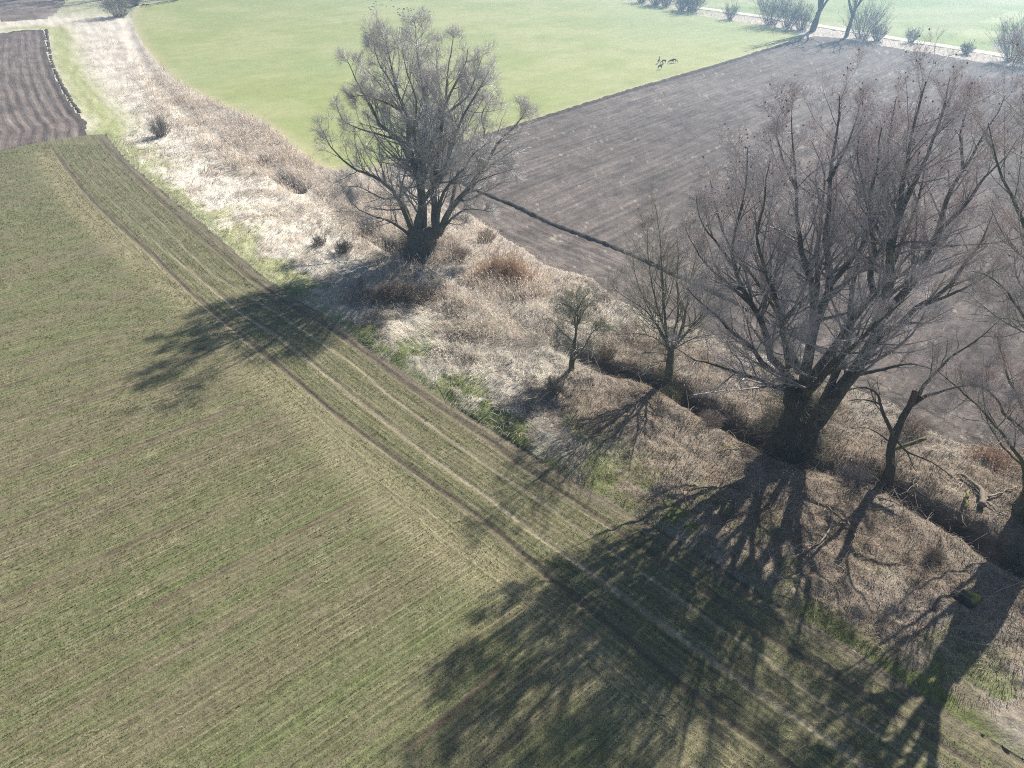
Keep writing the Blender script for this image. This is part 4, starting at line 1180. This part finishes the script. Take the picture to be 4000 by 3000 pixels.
reed_clump("upright reddish brown reed clump right of the large middle willow", 1960, 1085, 2.3, 1.6, 1500, 1.4, 2.5, 0.12, 0.5, (0.36, 0.24, 0.15), 1)
reed_clump("grey brown leaning reeds in front of the large middle willow", 1560, 1165, 3.6, 1.6, 1700, 1.3, 2.3, 0.38, -0.9, (0.33, 0.25, 0.19), 2)
reed_clump("pale collapsed reed tussock between the reddish reeds and the hawthorn", 2075, 1150, 0.9, 0.7, 420, 0.8, 1.4, 0.6, 0.0, (0.50, 0.43, 0.35), 3)
reed_clump("small grey tussock at the ploughed edge behind the hawthorn", 2365, 1168, 0.7, 0.6, 300, 0.6, 1.1, 0.6, 2.6, (0.33, 0.28, 0.23), 4)
reed_clump("fallen straw coloured reeds along the bank below the reddish reeds", 1850, 1290, 4.2, 1.4, 1500, 0.9, 1.7, 0.82, -0.6, (0.52, 0.44, 0.34), 5)
reed_clump("dark tangled reed heap in the ditch left of the large middle willow", 1010, 640, 1.2, 0.9, 420, 0.8, 1.5, 0.7, 1.5, (0.20, 0.16, 0.12), 6)
reed_clump("rusty reed tuft on the bank at the right edge", 3870, 1800, 1.3, 1.0, 420, 0.6, 1.3, 0.35, 0.5, (0.34, 0.21, 0.14), 8)

# the long reed bed along the ditch up the valley
rg = np.random.default_rng(77)
def bed_keep(x, y):
    d, s = near_line(x, y, DITCH)[:2]
    sd_ = d * s
    dm = near_line(x, y, MLEFT)[0]
    p = np.clip(fbm(x / 3.0, y / 3.0, 151, 3) * 2.4 - 0.55, 0, 1)
    p = p * (1 - 0.85 * sstep(100, 165, y)) * np.where(sd_ < 0, sstep(5.5, 2.0, d), 1)
    return (rng.random(x.shape) < p) & (d < 7.5) & verge_mask(x, y) & (y > 48)
x, y = scatter(190000, -75, 12, 45, 190, bed_keep)
far = np.clip(np.hypot(x, y) / 60, 1, 2.5)
bp = []
for lo, hi, keepm in ((0, 95, 1.0), (95, 300, 0.9)):
    m = (np.hypot(x, y) >= lo) & (np.hypot(x, y) < hi)
    xx, yy = x[m], y[m]
    lean_az = 2 * np.pi * 1.3 * fbm(xx / 6, yy / 6, 161, 3)
    st, lf, pl = reeds_at(xx, yy, rg, 0.7, 1.9 if lo == 0 else 1.6, 0.36, lean_az, (0.62, 0.53, 0.43), 0.022 if lo == 0 else 0.04, 0.3)
    bp += [st, lf, pl]
V, f, s, C = join(bp)
tag(link("reeds", mesh_from("reeds", V, f, s, C, False, M_REED)), "long bed of pale leaning reeds on both sides of the ditch", kind='stuff')

shrub("bush", "round grey brown bush standing alone in the pale verge far left", 632, 535, 3.6, 3.0, 150, 21, (0.20, 0.165, 0.14), 0.014, spread=0.7)
shrub("bush", "low dark scrub at the left foot of the large middle willow", 1345, 985, 2.2, 1.3, 110, 22, (0.16, 0.125, 0.11), 0.012, spread=1.0)
shrub("bush", "small dark scrub left of the willow's low scrub", 1250, 960, 1.5, 1.1, 70, 23, (0.18, 0.145, 0.125), 0.012, spread=1.0)
shrub("bush", "brown scrub spreading left of the large middle willow's trunk", 1440, 900, 3.0, 1.6, 150, 33, (0.24, 0.19, 0.155), 0.010, spread=1.2)
shrub("bush", "brown scrub at the right foot of the large middle willow", 1790, 1010, 2.4, 1.3, 130, 34, (0.27, 0.20, 0.15), 0.010, spread=1.1)
shrub("bush", "tawny scrub between the large middle willow and the ploughed furrow", 1900, 940, 2.2, 1.2, 110, 35, (0.31, 0.245, 0.18), 0.010, spread=1.2)
shrub("bush", "grey scrub right behind the huge willow's trunk", 3020, 1650, 2.0, 1.1, 120, 36, (0.24, 0.2, 0.17), 0.008, spread=1.4)
shrub("bush", "brown twig scrub in the ditch below the young willow", 2780, 1650, 1.8, 0.9, 110, 37, (0.25, 0.2, 0.165), 0.008, spread=1.5)
shrub("bush", "brown scrub behind the broken tree along the ploughed edge", 3560, 1690, 2.2, 1.2, 130, 38, (0.27, 0.205, 0.165), 0.008, spread=1.3)
shrub("bush", "grey twiggy scrub in front of the hawthorn", 2165, 1545, 1.6, 1.2, 120, 24, (0.19, 0.16, 0.13), 0.009, spread=0.8)
shrub("bush", "brownish scrub right behind the hawthorn", 2365, 1400, 1.7, 1.5, 120, 25, (0.20, 0.15, 0.09), 0.009, spread=0.8)
shrub("bush", "low scrub around the foot of the young willow", 2620, 1530, 1.6, 0.9, 110, 26, (0.16, 0.15, 0.08), 0.009, spread=1.3)
shrub("bush", "grey bramble tangle between the huge willow and the broken tree", 3335, 1880, 2.2, 1.1, 170, 27, (0.17, 0.145, 0.14), 0.009, spread=1.5)
shrub("bush", "greenish bramble heap below the leaning willow at the right edge", 4020, 2190, 2.6, 1.3, 220, 28, (0.15, 0.15, 0.10), 0.009, spread=1.6)
shrub("bush", "low brown scrub on the near verge left of the mossy stump", 3640, 2190, 1.0, 0.6, 80, 29, (0.2, 0.16, 0.12), 0.008, spread=1.4)
shrub("bush", "big grey willow bush at the top left end of the ditch", 470, 66, 9.0, 8.5, 150, 31, (0.27, 0.235, 0.21), 0.022, spread=0.75, twigs=6)
shrub("bush", "small dark bush beside the big grey bush at the top left", 530, 24, 4.5, 3.6, 90, 32, (0.10, 0.09, 0.09), 0.035, spread=0.7, twigs=5)

# ------------------------------------------------------------------ hedge along the gravel track
def far_tree(name, label, px, py, h, lean, nl, seed, spread, r0=0.45, group=None, trunk=0.25, rate=9):
    rg = np.random.default_rng(seed)
    p = at(px, py)
    b = np.array([p[0], p[1], ground_z(p[0], p[1])])
    top = b + np.array([lean, 0, h * trunk])
    limbs = []
    for k in range(nl):
        ph = 6.28 * k / nl + rg.uniform(-0.4, 0.4)
        d = np.array([math.cos(ph) * spread, math.sin(ph) * spread * 0.8, 1.0]) * [1, 1, rg.uniform(0.8, 1.2)]
        d /= np.linalg.norm(d)
        q = [b + (top - b) * rg.uniform(0.6, 1.0)]
        L = h * (1 - trunk) * rg.uniform(0.8, 1.1)
        for _ in range(6):
            d = d + np.array([0, 0, 0.12]) + rg.normal(0, 0.1, 3); d /= np.linalg.norm(d)
            q.append(q[-1] + d * L / 6)
        limbs.append((np.array(q), r0 * 0.55, 0.04))
    lv = [dict(rate=rate, t0=0.2, len=0.36, ang=40, up=0.5, n=6, rf=0.5, r=0.035), dict(rate=6, t0=0.15, len=0.46, ang=40, up=0.35, n=5, rf=0.55, r=0.024),
          dict(rate=5, t0=0.1, len=0.5, ang=40, up=0.25, n=3, rf=0.6, r=0.016)]
    return build_tree(name, label, p[:2], [b + [0, 0, -0.3], b + (top - b) * 0.4, top], [r0 * 1.3, r0, r0 * 0.8], limbs, seed, group=group, levels=lv, bark=(0.075, 0.065, 0.058),
                      twig=(0.15, 0.13, 0.12), tip=(0.19, 0.165, 0.155), limb_parts=True, trunk_sides=9)

HG = "trees and bushes of the hedge along the gravel track"
far_tree("hedge_tree", "tall bare tree with forked leaning trunk at the corner of meadow and ploughed field", 3172, 122, 24, 0.9, 8, 41, 0.45, 0.62, HG, 0.22)
far_tree("hedge_tree", "slim bare tree with bent trunk right of the forked corner tree", 3303, 146, 18, 0.6, 7, 42, 0.55, 0.36, HG, 0.32)
far_tree("hedge_tree", "broad bare tree off the top of the picture whose shadow falls on the meadow", 2740, -2, 14, 0, 8, 43, 0.6, 0.6, HG, 0.2)
far_tree("hedge_tree", "second bare tree off the top of the picture near the far meadow end", 2520, -32, 14, 0, 8, 44, 0.6, 0.6, HG, 0.2)
for k, (px_, py_, w_, h_, n_, lab) in enumerate((
        (3366, 153, 6, 7.5, 55, "spreading bare bush right of the slim hedge tree"), (3425, 160, 2.6, 3.0, 40, "low bush at the right end of the tall hedge bushes"),
        (3010, 98, 6, 7.0, 60, "dense hedge bush left of the forked corner tree, first of the row"), (3075, 108, 5, 6.0, 50, "hedge bush between the dense bush and the forked corner tree"),
        (3130, 118, 4, 4.5, 45, "low hedge bush touching the forked corner tree"), (2850, 76, 2.5, 3.5, 30, "small lone bush in the gap of the hedge"),
        (2700, 46, 6, 5.5, 70, "wide hedge bush left of the lone small bush"), (2660, 40, 4, 4.5, 45, "hedge bush just left of the wide one"),
        (2560, 20, 5, 5.0, 60, "hedge bush at the top edge beside the tree shadow"), (2600, 26, 4, 4.0, 45, "hedge bush second from the tree shadow at the top"),
        (2505, 10, 4, 4.0, 45, "last hedge bush reaching the top edge"), (3556, 168, 2, 2.8, 26, "thin bush beside the gravel track right of the hedge"),
        (3772, 212, 2, 2.0, 30, "tiny shrub beside the gravel track toward the right"), (3960, 243, 7, 7.0, 70, "large dark bush at the far right edge beside the track"))):
    shrub("hedge_bush", lab, px_, py_, w_ * 1.3, h_ * 1.25, int(n_ * 1.8), 200 + k, (0.15, 0.13, 0.125), 0.024, HG, spread=0.75, twigs=6)
# trees just out of the picture at the top left; their shadows lie across the far corner
for k_, (px_, py_, h_, lab_) in enumerate(((150, -8, 27, "first bare tree beyond the top left corner shading the ploughed ground"),
                                          (330, -8, 27, "second bare tree beyond the top left corner shading the ploughed ground"),
                                          (480, -8, 26, "bare tree beyond the top edge behind the big grey bush"),
                                          (640, -10, 26, "bare tree beyond the top edge at the end of the ditch"),
                                          (780, -14, 25, "bare tree beyond the top edge left of the meadow"))):
    far_tree("hedge_tree", lab_, px_, py_, h_, 0, 8, 45 + k_, 0.6, 0.5, HG, 0.2)

# pale dry grass in front of the track
def hv_keep(x, y):
    dt = near_line(x, y, TRACK)[0]
    return (dt > 2.2) & (dt < 11) & ~inside(x, y, P_BEYOND) & ~inside(x, y, P_PLOUGH) & ~inside(x, y, P_MEADOW) & (fbm(x / 3, y / 3, 171, 3) > 0.4)
x, y = scatter(60000, 30, 190, 110, 300, hv_keep)
n = len(x)
P = np.stack([x, y, height(x, y)], 1)
V, f, s, C = blades(P, rng.uniform(0.4, 1.1, n), 0.07 * np.ones(n), rng.uniform(0.1, 0.8, n), rng.uniform(0, 6.28, n), vary((0.42, 0.36, 0.28), n, 0.3), 2)
tag(link("dry_grass", mesh_from("dry_grass", V, f, s, C, False, M_GRASS)), "pale dry grass fringe between ploughed field and gravel track", kind='stuff')

# ------------------------------------------------------------------ dead wood on the ground
def wood(name, label, cat, pts, r0, r1, col, seed, lift=0.05, sides=9, twigs=0, group=None):
    rg = np.random.default_rng(seed)
    q = []
    for px_, py_ in pts:
        p = at(px_, py_)
        q.append([p[0], p[1], ground_z(p[0], p[1]) + lift + r0 * 0.6])
    q = np.array(q)
    org = q[0].copy()
    P = resample(q, 12); P[1:-1] += rg.normal(0, 0.03, (10, 3))
    R = np.linspace(r0, r1, 12)
    root = empty(name, org, label, cat, group)
    V, f, s, C = tubes(P[None], R[None], sides, col)
    f = np.concatenate([f, np.arange(sides)[::-1]]); s = np.concatenate([s, [sides]])
    C = C * (0.7 + 0.6 * fbm(V[:, 0] * 4, V[:, 1] * 4, seed, 3))[:, None]
    link("stem", mesh_from("stem", V - org, f, s, C, True, M_DEAD), root)
    if twigs:
        S, SR = spawn(P[None], R[None], twigs, 0.2, 1, 0.45, 45, 0.15, 6, 0.55, 0.012, rg, 0.2, 0.3)
        S2, SR2 = spawn(S, SR, 3, 0.2, 1, 0.55, 45, 0.1, 4, 0.6, 0.008, rg, 0.2, 0.2)
        V, f, s, C = join([tubes(S, SR, 5, col), tubes(S2, SR2, 3, col)])
        link("twigs", mesh_from("twigs", V - org, f, s, C, False, M_DEAD), root)
    return root

wood("fallen_log", "thick pale log with dark sawn end lying by the right edge ditch", "log", z6([(1165, 1420), (1165, 1290), (1080, 1200), (1000, 1130)]), 0.19, 0.09, (0.20, 0.165, 0.125), 51, 0.1)
wood("fallen_branch", "pale forked branch lying against the leaning willow's foot", "branch", z6([(1230, 1330), (1320, 1290), (1480, 1240)]), 0.07, 0.04, (0.30, 0.25, 0.2), 52, 0.1, 7, 4)
wood("fallen_branch", "thin pale stick leaning down into the ditch at the right", "branch", z6([(1215, 1375), (1300, 1440), (1400, 1510)]), 0.05, 0.03, (0.28, 0.23, 0.18), 53, 0.1, 7)
wood("mossy_post", "short mossy dead stem left of the sawn log", "dead wood", z6([(1025, 1440), (1030, 1360), (1050, 1290)]), 0.10, 0.06, (0.17, 0.16, 0.05), 54, 0.25, 8)
wood("fallen_branch", "bent brown branch lying on the near verge below the huge willow", "branch", [(3338, 2094), (3284, 2040), (3245, 2008), (3225, 1990)], 0.08, 0.05, (0.20, 0.15, 0.10), 55, 0.15, 7, 6)
wood("fallen_branch", "grey dead branch in the shadow under the bent brown branch", "branch", [(3250, 2010), (3235, 2085), (3160, 2150), (3090, 2200)], 0.06, 0.03, (0.28, 0.23, 0.19), 56, 0.12, 7, 8)
wood("fallen_branch", "mossy yellowish branch lying left of the huge willow's trunk", "branch", [(2965, 1734), (2902, 1753), (2850, 1756), (2790, 1770)], 0.06, 0.02, (0.24, 0.22, 0.08), 57, 0.2, 7, 8)
wood("fallen_branch", "thin brown stick lying behind the huge willow's trunk", "branch", z7([(1100, 890), (1200, 870), (1290, 865)]), 0.04, 0.03, (0.26, 0.2, 0.15), 58, 0.1, 6)
wood("fallen_branch", "short pale stick on the crop field near the bottom", "branch", [(2565, 2795), (2590, 2790), (2600, 2800)], 0.03, 0.02, (0.42, 0.33, 0.24), 59, 0.03, 6)

# twigs and sticks littering the ground between the trees
def stick_keep(x, y):
    dd = near_line(x, y, DITCH)[0]
    return (rng.random(x.shape) < 0.15 + 0.85 * litter(x, y) * np.exp(-(dd / 5) ** 2)) & verge_mask(x, y)
x, y = scatter(9000, -12, 46, 20, 66, stick_keep)
n = len(x)
az = rng.uniform(0, 6.28, n); ln = rng.gamma(2.2, 0.35, n) + 0.25; el = np.abs(rng.normal(0, 0.35, n)) + 0.05
S = np.empty((n, 4, 3)); S[:, 0] = np.stack([x, y, height(x, y) + 0.05], 1)
d = np.stack([np.cos(az) * np.cos(el), np.sin(az) * np.cos(el), np.sin(el)], 1)
for k in range(1, 4):
    d = d + rng.normal(0, 0.22, (n, 3)) - np.array([0, 0, 0.08]); d /= np.linalg.norm(d, axis=1, keepdims=True)
    S[:, k] = S[:, k - 1] + d * (ln / 3)[:, None]
V, f, s, C = tubes(S, np.linspace(1, 0.4, 4)[None] * rng.uniform(0.006, 0.02, (n, 1)), 3, vary((0.27, 0.23, 0.19), n, 0.5))
tag(link("sticks", mesh_from("sticks", V, f, s, C, False, M_TWIG)), "dead twigs and sticks littering the ground between the trees", kind='stuff')

# mossy stump
p = at(3777, 2345)
rg = np.random.default_rng(5)
ph = np.arange(14) * 2 * np.pi / 14
V, F = [], []
for k, (zz, q) in enumerate(((-0.1, 1.05), (0.12, 1.0), (0.26, 0.85), (0.33, 0.55))):
    rad = 0.45 * q * (1 + 0.22 * np.sin(ph * 3 + k) + rg.normal(0, 0.06, 14))
    V += [(math.cos(a_) * r_ * 1.25, math.sin(a_) * r_, zz + rg.normal(0, 0.02)) for a_, r_ in zip(ph, rad)]
for k in range(3):
    for j in range(14):
        F.append((k * 14 + j, k * 14 + (j + 1) % 14, (k + 1) * 14 + (j + 1) % 14, (k + 1) * 14 + j))
V.append((0, 0, 0.27)); V = np.array(V)
fl = np.concatenate([np.array(F).ravel(), np.array([(42 + j, 42 + (j + 1) % 14, 56) for j in range(14)]).ravel()])
C = np.tile((0.06, 0.05, 0.04), (len(V), 1)); C[(V[:, 0] > 0.05) & (V[:, 2] > 0.2)] = (0.2, 0.21, 0.03)
st_ = empty("tree_stump", (p[0], p[1], ground_z(p[0], p[1])), "low dark stump with yellow moss in the near dry grass", "stump")
link("stump_wood", mesh_from("stump_wood", V, fl, np.concatenate([np.full(42, 4), np.full(14, 3)]), C, True, M_BARK), st_)

# ------------------------------------------------------------------ roe deer on the meadow
def skin_mesh(name, verts, edges, radii, mat, sub=2):
    me = bpy.data.meshes.new(name + "_cage")
    me.from_pydata(verts, edges, [])
    o = bpy.data.objects.new(name + "_cage", me)
    COL.objects.link(o)
    md = o.modifiers.new("skin", 'SKIN')
    md.use_smooth_shade = True
    for k, (v, r_) in enumerate(zip(me.skin_vertices[0].data, radii)):
        v.radius = (r_, r_) if not isinstance(r_, tuple) else r_
        v.use_root = (k == 0)
    ss = o.modifiers.new("subd", 'SUBSURF'); ss.levels = ss.render_levels = sub
    dg = bpy.context.evaluated_depsgraph_get()
    out = bpy.data.meshes.new_from_object(o.evaluated_get(dg))
    out.name = name
    bpy.data.objects.remove(o); bpy.data.meshes.remove(me)
    out.materials.clear(); out.materials.append(mat)
    return out

def deer_mesh(pose):
    # +X is forward; shoulder height 0.72 m
    v = [(-0.38, 0, 0.62), (-0.15, 0, 0.63), (0.12, 0, 0.60), (0.34, 0, 0.62)]
    r = [(0.13, 0.13), (0.145, 0.15), (0.15, 0.16), (0.12, 0.14)]
    e = [(0, 1), (1, 2), (2, 3)]
    if pose == 'graze':
        neck = [(0.50, 0, 0.50), (0.62, 0, 0.30), (0.70, 0, 0.17), (0.82, 0, 0.05)]
    elif pose == 'alert':
        neck = [(0.45, 0, 0.78), (0.52, 0, 0.98), (0.58, 0, 1.05), (0.74, 0, 0.99)]
    else:
        neck = [(0.50, 0, 0.66), (0.64, 0, 0.74), (0.72, 0, 0.76), (0.87, 0, 0.68)]
    b = len(v); v += neck; r += [0.075, 0.055, 0.062, 0.03]; e += [(3, b), (b, b + 1), (b + 1, b + 2), (b + 2, b + 3)]
    for s in (1, -1):                                # ears
        k = len(v); hx, hy, hz = neck[2]
        v += [(hx - 0.02, s * 0.08, hz + 0.08), (hx - 0.05, s * 0.14, hz + 0.15)]; r += [0.022, 0.010]; e += [(b + 2, k), (k, k + 1)]
    for s in (1, -1):                                # hind legs with a backward hock, front legs straight
        k = len(v)
        v += [(-0.36, s * 0.09, 0.50), (-0.28, s * 0.10, 0.36), (-0.43, s * 0.10, 0.22), (-0.39, s * 0.10, 0.02)]; r += [0.075, 0.05, 0.022, 0.018]
        e += [(0, k), (k, k + 1), (k + 1, k + 2), (k + 2, k + 3)]
        k = len(v)
        off = 0.07 * s
        v += [(0.32, s * 0.09, 0.46), (0.32 + off * 0.4, s * 0.09, 0.26), (0.31 + off, s * 0.09, 0.02)]; r += [0.055, 0.026, 0.018]
        e += [(3, k), (k, k + 1), (k + 1, k + 2)]
    k = len(v); v += [(-0.50, 0, 0.58)]; r += [0.035]; e += [(0, k)]
    return skin_mesh("body", v, e, r, M_FUR)

DM = {p_: deer_mesh(p_) for p_ in ('graze', 'alert', 'walk')}
DG = "roe deer grazing on the meadow"
for px_, py_, pose, az, lab in ((2572, 248, 'alert', 70, "roe deer with raised head seen end on, leftmost of the group near the ploughed edge"),
                                (2592, 249, 'graze', 200, "roe deer with its head down grazing beside the upright one"),
                                (2622, 248, 'graze', 195, "darker roe deer standing in front of the pair at the right of the group"),
                                (2632, 245, 'graze', -15, "roe deer half hidden behind another, rightmost of the group"),
                                (2577, 271, 'alert', 20, "roe deer standing nearest the camera below the group, head up"),
                                (563, 27, 'graze', 185, "left one of two roe deer at the far left end of the meadow"),
                                (578, 27, 'graze', 5, "right one of two roe deer at the far left end of the meadow")):
    p = at(px_, py_)
    root = empty("roe_deer", (p[0], p[1], ground_z(p[0], p[1]) + 0.02), lab, "deer", DG)
    root.rotation_euler = (0, 0, math.radians(az)); root.scale = (1.0, 1.0, 1.0)
    link("body", DM[pose], root)

# molehills on the far meadow
rg = np.random.default_rng(9)
ph = np.arange(9) * 2 * np.pi / 9
V = [(math.cos(a_) * q * rg.uniform(0.85, 1.15), math.sin(a_) * q * rg.uniform(0.85, 1.15), zz) for q, zz in ((0.42, -0.03), (0.34, 0.09), (0.17, 0.2)) for a_ in ph] + [(0, 0, 0.23)]
F = [(k * 9 + j, k * 9 + (j + 1) % 9, (k + 1) * 9 + (j + 1) % 9, (k + 1) * 9 + j) for k in range(2) for j in range(9)]
fl = np.concatenate([np.array(F).ravel(), np.array([(18 + j, 18 + (j + 1) % 9, 27) for j in range(9)]).ravel()])
hill = mesh_from("molehill", np.array(V), fl, np.concatenate([np.full(18, 4), np.full(9, 3)]), None, True, M_HEAP)
for a_, b_ in ((225, 175), (265, 205), (280, 215), (295, 145), (340, 155), (335, 75), (380, 40), (385, 95), (470, 110), (520, 110), (605, 135), (760, 145), (850, 215), (855, 272), (885, 190),
               (880, 318), (900, 335), (960, 222), (985, 188), (990, 216), (965, 270), (1050, 175), (1075, 205), (1085, 245), (1070, 285), (1130, 190), (1140, 232), (1195, 210), (990, 358),
               (1060, 362), (1145, 362), (1190, 358), (1330, 372), (1385, 393), (1305, 405), (1415, 233), (1540, 256), (1630, 266), (720, 15), (210, 8)):
    px_, py_ = 1400 + a_ * 0.1808, b_ * 0.1808
    p = at(px_, py_)
    o = link("molehill", hill, None, (p[0], p[1], ground_z(p[0], p[1])))
    k = rg.uniform(0.45, 0.8)
    o.scale = (k, k, k); o.rotation_euler = (0, 0, rg.uniform(0, 6))
    tag(o, "small dark earth mound scattered with others on the far meadow", "molehill", "dark earth mounds on the far meadow")

# ------------------------------------------------------------------ haze
hm = bpy.data.materials.new("haze")
hm.use_nodes = True
hn = hm.node_tree
for nd in list(hn.nodes):
    if nd.type == 'BSDF_PRINCIPLED':
        hn.nodes.remove(nd)
pv = hn.nodes.new("ShaderNodeVolumePrincipled")
pv.inputs["Color"].default_value = (0.50, 0.74, 1.0, 1)
pv.inputs["Density"].default_value = 0.0013
pv.inputs["Anisotropy"].default_value = 0.68
hn.links.new(pv.outputs[0], hn.nodes["Material Output"].inputs["Volume"])
X, Z0, Z1 = 5600.0, -4.0, 34.0
V = np.array([(sx * X, sy * X, z_) for z_ in (Z0, Z1) for sx, sy in ((-1, -1), (1, -1), (1, 1), (-1, 1))])
F = np.array([(3, 2, 1, 0), (4, 5, 6, 7), (0, 1, 5, 4), (1, 2, 6, 5), (2, 3, 7, 6), (3, 0, 4, 7)])
tag(link("haze", mesh_from("haze", V, F.ravel(), np.full(6, 4), None, False, hm)), "thin bluish morning haze over the fields", kind='stuff')
